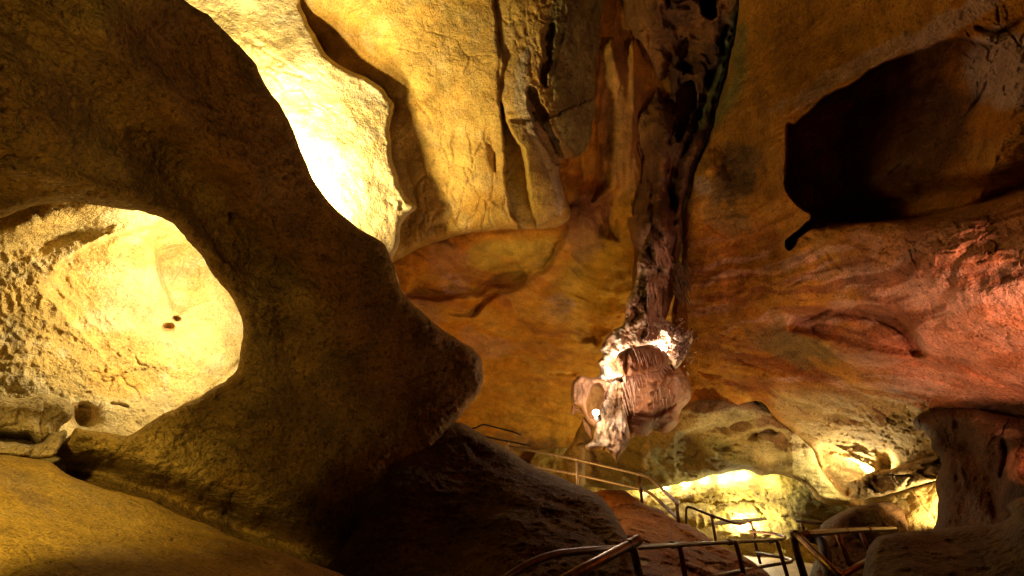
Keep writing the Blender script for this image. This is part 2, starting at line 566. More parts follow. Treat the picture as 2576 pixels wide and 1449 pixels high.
# ================================================================== the cave
SC.cycles.use_denoising = True
SC.cycles.use_adaptive_sampling = True; SC.cycles.adaptive_threshold = .025
SC.cycles.max_bounces = 4; SC.cycles.diffuse_bounces = 3; SC.cycles.glossy_bounces = 2
SC.cycles.sample_clamp_indirect = 6.0
SC.view_settings.view_transform = 'Standard'; SC.view_settings.look = 'None'
SC.view_settings.exposure = 0; SC.view_settings.gamma = 1
w = bpy.data.worlds.new("World"); SC.world = w; w.use_nodes = True
w.node_tree.nodes["Background"].inputs[0].default_value = (1.0, .55, .2, 1)
w.node_tree.nodes["Background"].inputs[1].default_value = .0015

M_pale = rock_mat("pale_limestone", 1.25, grain=40, mott=.12)
M_dark = rock_mat("coarse_limestone", 1.7, grain=38, mott=.3)
M_smooth = rock_mat("smooth_limestone", .8, grain=60, var=.35, mott=.15)
M_slab = rock_mat("slab_limestone", .9, grain=60, var=.3, mott=.22)
M_right = rock_mat("banded_limestone", 1.1, grain=42, var=.35, mott=.25)
M_form = rock_mat("calcite", 1.2, grain=70, rough=.55, spec=.5, wet=.2)
M_straw = rock_mat("wet_calcite", .4, grain=90, rough=.4, spec=.5)

YEL = [(.58, .37, .08), (.52, .30, .05), (.60, .41, .13)]
PALE = [(.62, .48, .19), (.56, .40, .12), (.64, .52, .25)]
DRK = [(.42, .26, .045), (.36, .20, .03), (.46, .30, .065)]
ORG = [(.58, .27, .018), (.52, .21, .012), (.62, .32, .03)]
PNK = [(.50, .28, .15), (.46, .22, .085), (.56, .36, .24)]
GRN = (.22, .22, .075)
BRN = (.20, .10, .04)
ROSE = (.55, .36, .27)

# ---- far ceiling / vault behind everything
patch("cave_vault", [(820, -350), (1720, -350), (1760, 0), (1760, 700), (1760, 1300), (1700, 1420), (1000, 1420), (820, 1100)],
  [(900, -300, 9.5), (1500, -300, 9.6), (1450, 0, 9.9), (1500, 300, 10.0), (1560, 200, 9.75), (1565, 450, 9.85), (1580, 620, 10.0), (1000, 300, 10.8), (1000, 600, 10.0), (1300, 560, 10.15), (1100, 760, 10.5),
   (1350, 700, 10.8), (1500, 750, 11.0), (1250, 900, 12.4), (1450, 900, 12.3), (1600, 800, 11.2), (1200, 1060, 13.4), (1450, 1080, 14.2),
   (1300, 1200, 14.6), (1600, 1200, 14.4), (1700, 1300, 14.2), (900, 1200, 13.5), (1700, 900, 12), (1700, 0, 10.4), (1200, 1400, 14)],
  feats=[step([(1010, 655), (1060, 640), (1120, 615), (1170, 610), (1215, 600)], .0, 60),
         blob(1270, 655, 150, 60, -12, .10), blob(1400, 640, 60, 90, 25, -.15),
         step([(1430, 560), (1400, 640), (1330, 690), (1250, 720), (1190, 735)], .5, 90, 8), masked(bands(0, 1, 12, 3.5, .4, 331, .16), pm([(900, 640), (1560, 640), (1560, 1000), (1100, 1100)], 40)), masked(n_ridge(1.6, -.12, 3, 335, (2, 1, .3)), pm([(1400, -300), (1640, -300), (1620, 560), (1440, 560)], 40)),
         step([(1330, 700), (1240, 745), (1205, 775), (1195, 805)], .4, 70, 10),
         step([(1190, 730), (1130, 745), (1060, 745), (1020, 740)], .4, 60, 8),
         blob(1130, 690, 60, 45, -30, .1), groove([(1250, 745), (1200, 780), (1190, 805)], 9, .08),
         groove([(1380, 940), (1410, 942), (1440, 950)], 5, .3), blob(1400, 780, 45, 40, 0, -.18),
         groove([(1500, 850), (1460, 700), (1540, 600), (1600, 560)], 60, .3),
         groove([(1560, 800), (1540, 750), (1580, 660)], 16, .25),
         blob(1490, 1190, 90, 45, 10, .8, 4), groove([(1300, 1130), (1400, 1170), (1500, 1180)], 40, .7),
         groove([(1420, 430), (1500, 470), (1560, 600)], 40, .3), groove([(1545, 100), (1555, 400), (1500, 520)], 26, -.22),
         groove([(1600, 100), (1585, 350), (1595, 560)], 26, -.2),
         groove([(1490, 200), (1500, 400), (1440, 520)], 22, .2)],
  pal=ORG, paints=[
     (pm([(1190, 615), (1260, 605), (1390, 600), (1375, 655), (1320, 690), (1230, 700), (1150, 705), (1165, 650)], 12), (.55, .40, .05), .8),
     (bm(1500, 690, 110, 110), (.56, .33, .02), .7), (bm(1130, 660, 60, 60, -30), (.50, .27, .12), .6),
     (bm(1140, 715, 50, 26, 20), ROSE, .6), (bm(1055, 770, 70, 26, 30), ROSE, .5), (bm(1400, 775, 50, 36, -20), ROSE, .5),
     (both(bands(.06, .2, 12, 3.5, .4, 333), pm([(1000, 640), (1500, 700), (1500, 900), (1200, 1000)], 50)), (.40, .16, .03), .7),
     (both(bands(.08, .22, 14, 4, .4, 337), pm([(1000, 640), (1500, 700), (1500, 900), (1200, 1000)], 50)), (.66, .38, .05), .6),
     (bm(1220, 860, 70, 30, 20), ROSE, .35), (bm(1330, 880, 110, 18, 8), (.38, .17, .05), .5),
     (lm([(1430, 580), (1400, 650), (1330, 700), (1240, 745)], 22), (.38, .17, .05), .6),
     (bm(1100, 760, 70, 14, 4), (.38, .18, .06), .6), (bm(1150, 790, 120, 22, 10), (.56, .36, .06), .5),
     (bm(1480, 560, 70, 110, 20), (.25, .12, .045), .75), (bm(1560, 300, 60, 260), (.32, .17, .05), .7),
     (bm(1350, 1150, 170, 60, 15), (.22, .12, .04), .6)],
  mat=M_smooth, warp=(12, 1.2), seed=1)["kind"] = "structure"

# ---- bright wall with the long crack
crk = [(1262, 262), (1272, 300), (1285, 340), (1310, 378), (1325, 430), (1335, 500), (1350, 582), (1312, 580), (1278, 520), (1268, 440), (1264, 350)]
o = patch("cracked_wall", [(380, -350), (1560, -350), (1535, -100), (1530, 0), (1525, 60), (1520, 150), (1512, 230), (1500, 300), (1492, 345), (1478, 385), (1448, 398),
   (1418, 402), (1404, 430), (1415, 470), (1428, 510), (1436, 540), (1430, 552), (1395, 572), (1345, 578), (1290, 577), (1210, 583), (1150, 594), (1090, 610),
   (1035, 636), (990, 660), (940, 700), (700, 800), (380, 700)],
  [(400, -300, 8.2), (900, -300, 7.8), (1400, -300, 8.2), (1530, -300, 9.4), (700, 0, 8.6), (900, 0, 8.4), (1200, 0, 8.5), (1420, 60, 9.0), (1522, 0, 9.85), (1514, 150, 9.95), (1496, 300, 10.05), (1476, 385, 10.1), (1446, 392, 9.8), (900, 200, 8.9), (1150, 200, 8.9), (1400, 200, 9.0),
   (1050, 400, 9.3), (1200, 420, 9.2), (1400, 450, 9.25), (1440, 300, 9.35), (1100, 560, 9.5), (1300, 560, 9.4), (950, 600, 9.5), (600, 400, 9.3), (500, 700, 9.6)],
  feats=[step([(1348, 588), (1338, 500), (1326, 430), (1312, 380), (1290, 345), (1280, 300)], -.30, 150, 4),
         pocket(crk, .65, 4, jit=4), masked(n_crack(3.5, .035, .035, 355, (1.8, 1, .7)), pm([(1300, -60), (1540, -60), (1500, 380), (1430, 560), (1370, 400), (1300, 200)], 20)), masked(n_pits(6, .035, .5, 356), pm([(1300, -60), (1540, -60), (1500, 380), (1430, 560), (1370, 400), (1300, 200)], 20)),
         groove([(1238, -100), (1244, 40), (1254, 90), (1262, 150), (1256, 190), (1257, 240), (1266, 290)], 3.5, .16, False),
         step([(1240, -100), (1246, 40), (1256, 90), (1264, 150), (1258, 190), (1259, 240), (1268, 290)][::-1], .14, 60, 3),
         pocket([(1326, 222), (1345, 225), (1362, 262), (1385, 320), (1412, 375), (1415, 410), (1398, 415), (1372, 370), (1350, 330), (1338, 285)], .5, 4, jit=5),
         pocket([(1372, 60), (1388, 50), (1400, 90), (1385, 150), (1375, 210), (1362, 215), (1358, 150)], .3, 4, jit=6),
         groove([(1430, 10), (1415, 90), (1395, 150), (1380, 240), (1385, 290), (1420, 350), (1450, 385)], 4, .18, False),
         groove([(1500, 0), (1485, 80), (1490, 150), (1470, 230), (1455, 290), (1450, 350)], 5, .14),
         groove([(1325, 90), (1335, 160), (1340, 200)], 4, .08), groove([(1310, 300), (1330, 340), (1375, 420), (1400, 500), (1412, 540)], 5, .08),
         # scoops and folds of the left half
         blob(830, 110, 75, 70, 40, .30), blob(930, 230, 60, 50, 40, .2), groove([(765, -60), (775, 40), (800, 100), (850, 150)], 14, .16),
         blob(1050, 295, 40, 45, 0, -.10), groove([(1048, 255), (1080, 290), (1095, 330)], 5, .06), groove([(990, 240), (1005, 330), (1015, 400), (1040, 470), (1050, 520)], 8, .14),
         blob(1150, 200, 150, 120, 30, -.12), blob(1180, 420, 60, 90, 20, -.12), blob(1240, 380, 14, 60, -15, .10),
         groove([(1225, 362), (1240, 390), (1248, 440)], 6, .14), groove([(1140, 470), (1150, 505), (1160, 530)], 6, .07), groove([(1075, 400), (1085, 440), (1100, 470)], 5, .06),
         groove([(1190, 500), (1215, 540)], 5, .06), groove([(1130, 400), (1160, 460), (1185, 510)], 3, .05), groove([(1110, 440), (1160, 520)], 3, .05),
         masked(n_crack(2.2, .045, .08, 5, (1.6, 1, .6)), pm([(1050, 380), (1260, 350), (1280, 570), (1050, 600)], 40)),
         masked(n_crack(2.0, .035, .03, 8, (1.6, 1, .7)), pm([(1270, -50), (1530, -50), (1500, 380), (1400, 430), (1320, 300), (1270, 200)], 20)),
         masked(n_plates(1.3, .022, 4), pm([(1370, -50), (1530, -50), (1490, 400), (1400, 400)], 20)),
         n_pits(5, .018, .35, 3, (1, 1, .7), -.05), n_crack(.9, .03, .02, 15, gate=.05)],
  pal=YEL, paints=[(pm([(1375, 60), (1420, -60), (1545, -200), (1530, 100), (1490, 390), (1420, 370), (1385, 260)], 14), (.30, .27, .085), .85),
                   (nm(2.5, .0, .3, 33), (.64, .5, .12), .3), (lm([(1330, 120), (1310, 200), (1340, 330), (1390, 440), (1410, 540)], 26), (.55, .45, .26), .8),
                   (both(pm([(1380, 50), (1530, -50), (1500, 380)], 20), nm(3, 0, .2, 12)), (.2, .11, .04), .5),
                   (bm(850, 110, 60, 60, 40), (.50, .30, .08), .5), (bm(1340, 450, 60, 120, 0), (.60, .42, .05), .5)],
  mat=M_pale, curl=(22, .35), thick=0, warp=(6, 2.0), seed=2)
tag(o, "tall golden wall split by a long vertical crack", "rock wall")

# ---- white over-lit bulge
o = patch("rock_bulge", [(350, -350), (760, -350), (757, -60), (762, 20), (775, 62), (800, 112), (850, 160), (900, 185), (945, 208), (975, 240), (990, 280), (982, 325), (985, 385), (1000, 450),
   (1018, 488), (1043, 518), (1026, 542), (1012, 580), (1000, 630), (992, 660), (1000, 780), (900, 900), (600, 900), (380, 600)],
  [(400, -300, 7.8), (740, -300, 8.0), (480, 0, 7.7), (740, 0, 8.3), (600, 150, 7.7), (780, 200, 7.95), (900, 230, 8.2), (800, 400, 7.7), (950, 350, 8.25), (970, 480, 8.3),
   (880, 550, 7.75), (990, 640, 8.2), (600, 500, 7.5), (800, 800, 8.0)],
  feats=[blob(700, 230, 90, 40, 35, .15), groove([(470, 10), (600, 120), (700, 200)], 10, .08), groove([(560, 30), (680, 140), (760, 190)], 5, .05),
         masked(n_crack(2.4, .05, .1, 6), bm(700, 200, 140, 60, 30)), masked(n_pits(4, .12, .5, 9), pm([(960, 440), (1050, 500), (1040, 560), (990, 560)], 20)),
         n_pits(4, .03, .3, 5, gate=0)],
  pal=[(.66, .52, .24), (.60, .46, .17), (.68, .56, .30)], mat=M_pale, curl=(13, .3), thick=.6, warp=(6, 2.5), jit=5, seed=3)
tag(o, "pale bulging rock glaring white behind the dark arch edge", "rock")

# ---- knobbly rib beside the black fissure
RIBR = pm([(1660, -300), (1900, -300), (1860, 100), (1760, 420), (1720, 560), (1710, 850), (1580, 850), (1600, 600), (1650, 350)], 30)
M_rib = rock_mat("knobbly_rock", 1.8, grain=30, rough=.6, spec=.5, wet=.15)
o = patch("fissured_rib", [(1600, -350), (1900, -350), (1880, -100), (1850, 60), (1835, 140), (1805, 250), (1780, 340), (1745, 420), (1735, 480), (1715, 540), (1712, 600), (1706, 680), (1690, 760), (1660, 830),
    (1610, 830), (1586, 780), (1590, 700), (1584, 600), (1574, 500), (1562, 400), (1552, 300), (1545, 150), (1540, 0), (1520, -350)],
  [(1530, -300, 9.6), (1545, 0, 10.2), (1555, 250, 10.4), (1570, 450, 10.4), (1590, 620, 10.3), (1600, -300, 8.8), (1880, -300, 7.6), (1640, 0, 8.9), (1700, 100, 9.1), (1840, 50, 8.4), (1650, 300, 9.2), (1720, 250, 9.8), (1770, 300, 8.9), (1640, 500, 9.2), (1710, 480, 9.1), (1650, 700, 8.9), (1690, 700, 9.0), (1600, 600, 9.4)],
  feats=[pocket([(1702, 255), (1720, 215), (1745, 205), (1752, 240), (1745, 280), (1725, 330), (1706, 358), (1700, 320)], 3.0, 8, jit=3),
         pocket([(1765, -60), (1812, -60), (1808, 20), (1790, 42), (1768, 30)], 3.0, 8, jit=3),
         groove([(1680, -50), (1685, 100), (1672, 220), (1690, 330), (1680, 430)], 12, .5), groove([(1825, 60), (1800, 160), (1775, 250), (1750, 330), (1710, 420), (1690, 520)], 9, .7, False),
         groove([(1700, 380), (1685, 470), (1700, 560), (1690, 640)], 14, .5), groove([(1640, 50), (1635, 200), (1625, 350), (1632, 500)], 12, .25),
         groove([(1730, 100), (1720, 180)], 30, .6),
         n_ridge(1.1, -.22, 3, 4, (1.6, 1, .3)), masked(n_plates(1.6, .08, 9, (1, 1, .5)), RIBR), masked(n_pits(2.6, .14, .5, 9, (1, 1, .6)), RIBR), masked(n_ridge(3, -.06, 3, 10, (1.8, 1, .35)), RIBR), groove([(1565, 0), (1575, 200), (1580, 400)], 14, .2), groove([(1600, 0), (1600, 250), (1598, 500)], 10, .15)],
  pal=[(.26, .11, .018), (.20, .075, .012), (.30, .14, .028)], paints=[(both(RIBR, nm(1.5, -.25, .1, 17)), (.085, .03, .007), .92), (pm([(1830, 60), (1870, -60), (1850, 120), (1800, 250), (1760, 330), (1745, 330), (1790, 200)], 10), (.16, .17, .05), .8),
     (bm(1650, 670, 50, 120), (.42, .26, .18), .7)],
  mat=M_rib, curl=(18, .5), warp=(10, 2), jit=4, seed=4)
tag(o, "dark knobbly rock rib with black fissures hanging from the ceiling", "rock rib")

# ---- the big ceiling on the right with its dark pocket
lip = [(1985, 305), (2002, 308), (2032, 278), (2075, 245), (2112, 226), (2150, 212), (2190, 180), (2230, 155), (2275, 138), (2330, 118), (2400, 95), (2470, 100), (2530, 130), (2640, 250),
       (2700, 420), (2576, 478), (2500, 505), (2400, 532), (2330, 550), (2260, 556), (2180, 562), (2100, 562), (2045, 578), (2020, 595), (1992, 626), (1980, 608),
       (2010, 584), (2034, 562), (2041, 540), (2005, 515), (1976, 480), (1971, 440), (1972, 395), (1976, 350)]
def pocket_fade(c):
    base = pocket(lip, 1.0, 5, jit=2)(c)
    wx = 1 - .98 * np.clip((c.X + .4 * (c.Y - 340) - 1990) / 540, 0, 1)**1.7
    return base * 1.6 * wx * (.75 + .25 * sstep(0, 200, c.X - 1960))
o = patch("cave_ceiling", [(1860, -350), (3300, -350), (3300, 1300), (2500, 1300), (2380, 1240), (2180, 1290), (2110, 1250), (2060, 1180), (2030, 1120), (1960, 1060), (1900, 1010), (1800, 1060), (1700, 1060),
     (1690, 900), (1690, 780), (1712, 680), (1716, 600), (1720, 545), (1740, 480), (1750, 425), (1785, 345), (1812, 250), (1840, 140), (1858, 0)],
  [(1880, -300, 6.6), (2600, -300, 3.6), (3200, -300, 2.6), (1870, 50, 7.9), (2100, 50, 6.4), (2350, 50, 5.0), (2576, 30, 4.1), (1820, 300, 8.3), (1960, 300, 7.0), (2200, 300, 5.7),
   (2450, 300, 4.8), (1780, 500, 8.6), (1950, 500, 7.4), (2100, 620, 6.4), (2300, 600, 5.2), (2576, 560, 4.3), (1760, 700, 8.9), (1950, 750, 7.7), (2200, 800, 6.3), (2500, 800, 4.9),
   (1760, 900, 9.4), (1950, 950, 8.4), (2200, 1000, 7.4), (2500, 1000, 6.0), (2100, 1150, 9.2), (2250, 1150, 8.4), (2350, 1150, 8.0), (1700, 1000, 10.0), (3200, 800, 3.0), (3000, 1200, 5.0), (2140, 1240, 9.8)],
  feats=[pocket_fade, step([(2760, 380), (2600, 470), (2500, 505), (2400, 532), (2330, 550), (2260, 556), (2180, 562), (2045, 578)], .8, 60, 5), blob(1850, 400, 70, 120, 20, .35), blob(1790, 440, 50, 60, 0, -.25), blob(1880, 620, 90, 60, 0, .25),
         # dark hollow under the ridge crest
         blob(2330, 500, 220, 30, -12, .5), groove([(2200, 560), (2330, 545), (2480, 500), (2650, 430)], 10, .35, False), blob(2380, 470, 130, 50, -22, -.1),
         groove([(2240, 430), (2300, 390), (2380, 330), (2440, 270), (2480, 200)], 9, .22), blob(2330, 380, 90, 22, -35, -.08), groove([(2460, 60), (2520, 75), (2576, 40)], 10, .3),
         # scallops and folds on the lower belly
         pocket([(1985, 825), (2010, 800), (2060, 775), (2130, 770), (2220, 785), (2280, 815), (2315, 860), (2318, 890), (2290, 895), (2230, 880), (2150, 870), (2060, 850)], .28, 30, jit=3),
         dome(2170, 860, 130, 60, 12, -.2), groove([(2250, 800), (2300, 850), (2318, 885)], 9, .16), groove([(1985, 826), (2030, 800), (2090, 780)], 8, .2),
         blob(2000, 900, 120, 40, 15, .2), blob(2350, 650, 140, 60, -20, -.08), blob(2450, 760, 140, 60, 20, -.1), masked(n_crack(4.5, .04, .04, 351, (1.3, 1, .8)), bm(2520, 130, 110, 120)), masked(n_crack(2.2, .02, .012, 352, (.6, 1, 2.4)), pm([(2200, 600), (2700, 480), (2700, 1000), (2100, 1000)], 40)), 
         groove([(2280, 930), (2360, 905), (2440, 930), (2520, 970), (2600, 1010)], 5, .06), groove([(2050, 930), (2200, 1010), (2330, 1060), (2420, 1180)], 10, .12),
         groove([(2000, 590), (2060, 620), (2120, 680)], 10, .15), groove([(1760, 780), (1860, 820), (1960, 830)], 12, .1), groove([(1810, 830), (1850, 850)], 6, .1),
         groove([(1780, 560), (1850, 620), (1880, 700)], 12, .18),
         groove([(1760, 930), (1850, 960), (1950, 990), (2050, 1040), (2180, 1060)], 14, .16), groove([(1850, 900), (2000, 960), (2150, 980), (2280, 1000)], 10, .10),
         # broken rock around the bright niche
         masked(n_crack(3.0, .05, .04, 31), pm([(2060, 1060), (2330, 1000), (2370, 1180), (2120, 1240)], 30)),
         masked(n_plates(2.0, .05, 34), pm([(2080, 1080), (2340, 1020), (2380, 1190), (2150, 1240)], 30)),
         pocket([(2060, 1125), (2100, 1130), (2145, 1150), (2175, 1180), (2185, 1192), (2140, 1215), (2128, 1250), (2105, 1240), (2080, 1190)], .45, 10, jit=3),
         blob(2225, 1160, 24, 22, 0, .35, 4), groove([(2200, 1130), (2215, 1180)], 5, .12),
         n_ridge(.9, -.02, 3, 8, (1, 1, 2.2), 1.5), n_crack(.8, .03, .008, 25, (1, 1, 1.6), gate=.05), n_pits(5, .02, .3, 13, gate=.05),
         n_fbm(1.6, .05, 4, 55, (.5, 1, 2.4)), bands(0, 1, 19, 5, .4, 305, .055)],
  pal=[(.50, .22, .018), (.44, .17, .014), (.56, .29, .045)], paints=[
     (pm([(2250, 600), (2400, 540), (2700, 480), (3200, 300), (3200, 1100), (2560, 1150), (2400, 1040), (2250, 960), (2150, 900), (2200, 760)], 60), (.62, .28, .15), .85),
     (pm([(1850, -200), (2300, -200), (2300, 100), (2060, 240), (1980, 300), (1970, 460), (1900, 520), (1740, 480), (1800, 300)], 30), (.50, .26, .03), .6),
     (both(nm(1.1, -.1, .35, 71, (1, 1, 2)), pm([(2100, 600), (2700, 500), (2700, 1100), (2200, 1000)], 60)), (.66, .38, .25), .7),
     (both(nm(1.5, .06, .2, 72, (.6, 1, 2.4)), pm([(1750, 700), (2300, 620), (2700, 600), (2700, 1100), (1800, 1000)], 60)), (.34, .11, .025), .6),
     (both(bands(.05, .22, 18, 4.5, .4, 301), pm([(1750, 640), (2200, 600), (2700, 480), (2900, 1100), (2350, 1050), (1900, 1000)], 60)), (.68, .40, .26), .65),
     (both(bands(.08, .2, 20, 6, .4, 311), pm([(1750, 640), (2200, 600), (2700, 480), (2900, 1100), (2350, 1050), (1900, 1000)], 60)), (.26, .08, .015), .8),
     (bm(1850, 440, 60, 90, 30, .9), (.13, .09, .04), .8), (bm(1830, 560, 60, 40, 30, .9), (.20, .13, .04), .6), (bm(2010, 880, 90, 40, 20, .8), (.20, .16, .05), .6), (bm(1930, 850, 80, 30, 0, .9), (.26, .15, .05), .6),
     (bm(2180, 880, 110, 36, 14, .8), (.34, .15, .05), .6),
     (bm(2150, 170, 220, 26, -28, 1.0, 6), (.55, .37, .27), .75), (bm(2420, 40, 160, 30, -30, .8), (.50, .33, .26), .8), (bm(2520, 170, 110, 110, 0, .8), (.52, .37, .33), .9),
     (bm(2260, 350, 230, 150, -25, .5), (.11, .045, .013), .9), (lm([(2240, 430), (2300, 390), (2380, 330), (2440, 270)], 14), (.5, .3, .15), .6),  # dark brown blob paints the pocket's shade into the stone colour
     (lm([(2270, 925), (2360, 905), (2440, 930), (2520, 970), (2620, 1010)], 7), (.55, .16, .05), .8),
     (pm([(1950, 1000), (2150, 990), (2330, 1040), (2400, 1180), (2150, 1260), (2050, 1150)], 30), (.58, .42, .17), .85),
     (lm([(1770, 130), (1760, 330), (1742, 450)], 20), GRN, .5), (bm(1765, 470, 24, 26, 0), (.5, .4, .3), .5),
     (lm([(1870, 60), (1850, 200), (1790, 330)], 24), (.17, .19, .05), .8)],
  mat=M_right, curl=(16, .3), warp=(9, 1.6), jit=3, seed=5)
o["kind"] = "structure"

# ---- left chamber wall, seen through the hole of the arch
o = patch("chamber_wall", [(-700, 380), (-400, 380), (0, 390), (500, 400), (640, 430), (700, 500), (760, 640), (860, 800), (960, 1000), (960, 1200), (900, 1300), (-400, 1300), (-700, 1300)],
  [(-600, 300, 4.6), (0, 500, 5.0), (300, 520, 5.4), (450, 520, 6.2), (-600, 1000, 4.2), (0, 800, 5.2), (250, 700, 5.9), (420, 700, 6.6), (600, 700, 7.4), (0, 1000, 4.9), (250, 950, 5.5),
   (450, 900, 6.2), (600, 900, 6.8), (900, 800, 8.2), (300, 1080, 5.2), (100, 1100, 4.8), (600, 1200, 6.2), (0, 1300, 4.6), (900, 1300, 7)],
  feats=[step([(100, 720), (165, 662), (215, 626), (300, 592), (380, 572), (420, 550), (440, 500)][::1], .35, 300, 7, 5),
         blob(180, 590, 140, 40, -10, .25), blob(60, 560, 90, 30, -10, -.2),
         step([(385, 600), (400, 680), (420, 740), (450, 790)][::-1], .22, 140, 10), groove([(480, 640), (500, 690)], 14, .14),
         dome(442, 799, 13, 10, 0, .16), dome(422, 826, 17, 14, -10, .16), groove([(460, 802), (482, 806)], 3, .05),
         groove([(600, 905), (575, 945), (500, 1000), (440, 1030)], 6, .12), groove([(470, 730), (500, 748)], 4, .08),
         groove([(200, 1020), (215, 1022), (235, 1028)], 6, .15), groove([(280, 1015), (325, 1025)], 5, .12), groove([(0, 970), (60, 985)], 5, .10),
         blob(210, 1060, 40, 40, 0, .25), blob(330, 960, 90, 40, 0, .08),
         masked(n_pits(10, .011, .5, 41, (1, 1, 1.3)), pm([(-200, 520), (420, 520), (250, 620), (180, 800), (-200, 1000)], 50)),
         masked(n_ridge(8, -.022, 3, 43, (1.4, 1, 1)), pm([(-200, 620), (160, 640), (330, 800), (420, 980), (100, 1000), (-200, 900)], 60)),
         masked(n_crack(2.2, .03, .035, 45), pm([(250, 860), (420, 880), (420, 1000), (250, 1010)], 40)), n_pits(7, .02, .35, 3)],
  pal=[(.64, .51, .22), (.60, .42, .13), (.66, .55, .30)], paints=[(bm(290, 965, 90, 40, 10, .7), (.60, .36, .07), .6), (bm(440, 799, 12, 10), (.5, .25, .08), .8), (bm(422, 826, 16, 13), (.5, .25, .08), .8),
     (bm(200, 1040, 60, 30), (.55, .30, .08), .5), (both(nm(2, .05, .3, 44, (.5, 1, 2)), pm([(430, 620), (620, 700), (600, 850), (450, 760)], 30)), (.66, .45, .14), .6)],
  mat=M_pale, warp=(7, 2.2), seed=6)
o["kind"] = "structure"

# ---- ledge rocks at the sill of the chamber
o = patch("ledge_rock", [(-300, 990), (0, 1002), (60, 1000), (120, 995), (165, 1010), (180, 1030), (182, 1052), (165, 1066), (140, 1080), (128, 1098), (112, 1110), (98, 1118), (75, 1104), (50, 1100), (20, 1098), (-10, 1092), (-300, 1100)],
  [(-300, 1000, 3.9), (0, 1040, 4.25), (100, 1050, 4.35), (180, 1040, 4.5), (100, 1110, 4.3), (-300, 1100, 3.9)],
  feats=[n_pits(2.6, .16, .6, 5), n_plates(2.5, .04, 6), groove([(100, 1060), (110, 1100)], 8, .15)], pal=[(.56, .44, .19), (.5, .36, .12), (.6, .5, .27)], mat=M_dark, curl=(26, .35), thick=.5, jit=5, seed=7, warp=(6, 3))
tag(o, "lumpy overhanging ledge rock at the sill of the bright left chamber", "rock")
o = patch("rubble_sill", [(-300, 1080), (0, 1102), (40, 1112), (75, 1118), (105, 1108), (130, 1085), (150, 1085), (165, 1080), (172, 1092), (160, 1112), (148, 1132), (128, 1152), (90, 1156), (40, 1150), (0, 1143), (-300, 1130)],
  [(-300, 1080, 3.7), (0, 1120, 4.0), (100, 1130, 4.05), (190, 1070, 4.35), (130, 1150, 3.95), (-300, 1130, 3.6)],
  feats=[n_pits(3.5, .10, .6, 8), n_plates(3, .03, 6)], pal=[(.52, .40, .18), (.46, .34, .13), (.56, .45, .25)], mat=M_dark, curl=(12, .2), thick=.3, jit=4, seed=8, warp=(5, 3))
tag(o, "crumbly strip of rubble between the ledge rock and the smooth slab", "rubble")

# ---- the dark arch
hole = [(-900, 560), (-200, 556), (0, 548), (50, 529), (100, 516), (180, 511), (260, 518), (330, 529), (375, 537), (402, 546), (430, 560), (455, 585), (470, 606), (500, 636), (522, 672), (556, 712), (588, 756), (603, 795),
        (610, 835), (606, 880), (600, 915), (585, 940), (560, 962), (520, 985), (480, 1008), (440, 1030), (400, 1048), (375, 1062), (345, 1085), (320, 1095), (270, 1090), (225, 1082), (192, 1076),
        (175, 1100), (140, 1120), (134, 1140), (160, 1165)]
arch = [(-900, -500), (360, -500), (420, -60), (466, 0), (520, 38), (562, 74), (612, 124), (650, 176), (674, 222), (706, 262), (732, 320), (752, 372), (780, 436), (812, 487), (852, 532), (900, 572), (950, 600), (970, 622),
        (988, 662), (1004, 712), (1022, 750), (1060, 785), (1100, 818), (1150, 852), (1193, 880), (1214, 908), (1216, 962), (1200, 1000), (1172, 1028), (1150, 1052), (1120, 1090), (1075, 1150), (1050, 1180),
        (1100, 1300), (1100, 1600), (500, 1600), (150, 1250)]
arch_poly = arch + hole[::-1]
A_ctrl = [(-800, -400, 2.6), (0, -200, 3.0), (0, 150, 3.1), (0, 350, 3.3), (0, 520, 3.7), (250, 200, 3.5), (300, 420, 3.9), (420, 520, 4.4), (400, -100, 3.6), (470, 60, 4.1), (600, 180, 4.5), (560, 500, 4.7),
   (700, 350, 4.9), (640, 700, 4.9), (680, 950, 4.9), (850, 620, 5.3), (900, 800, 5.5), (1000, 900, 5.6), (1190, 920, 6.3), (1050, 1060, 5.9), (760, 1150, 5.0), (500, 1060, 4.7), (400, 1150, 4.45), (170, 1140, 4.2),
   (300, 1230, 4.4), (600, 1350, 4.9), (950, 1350, 5.2), (900, 1550, 5.0), (-800, 500, 3.2)]
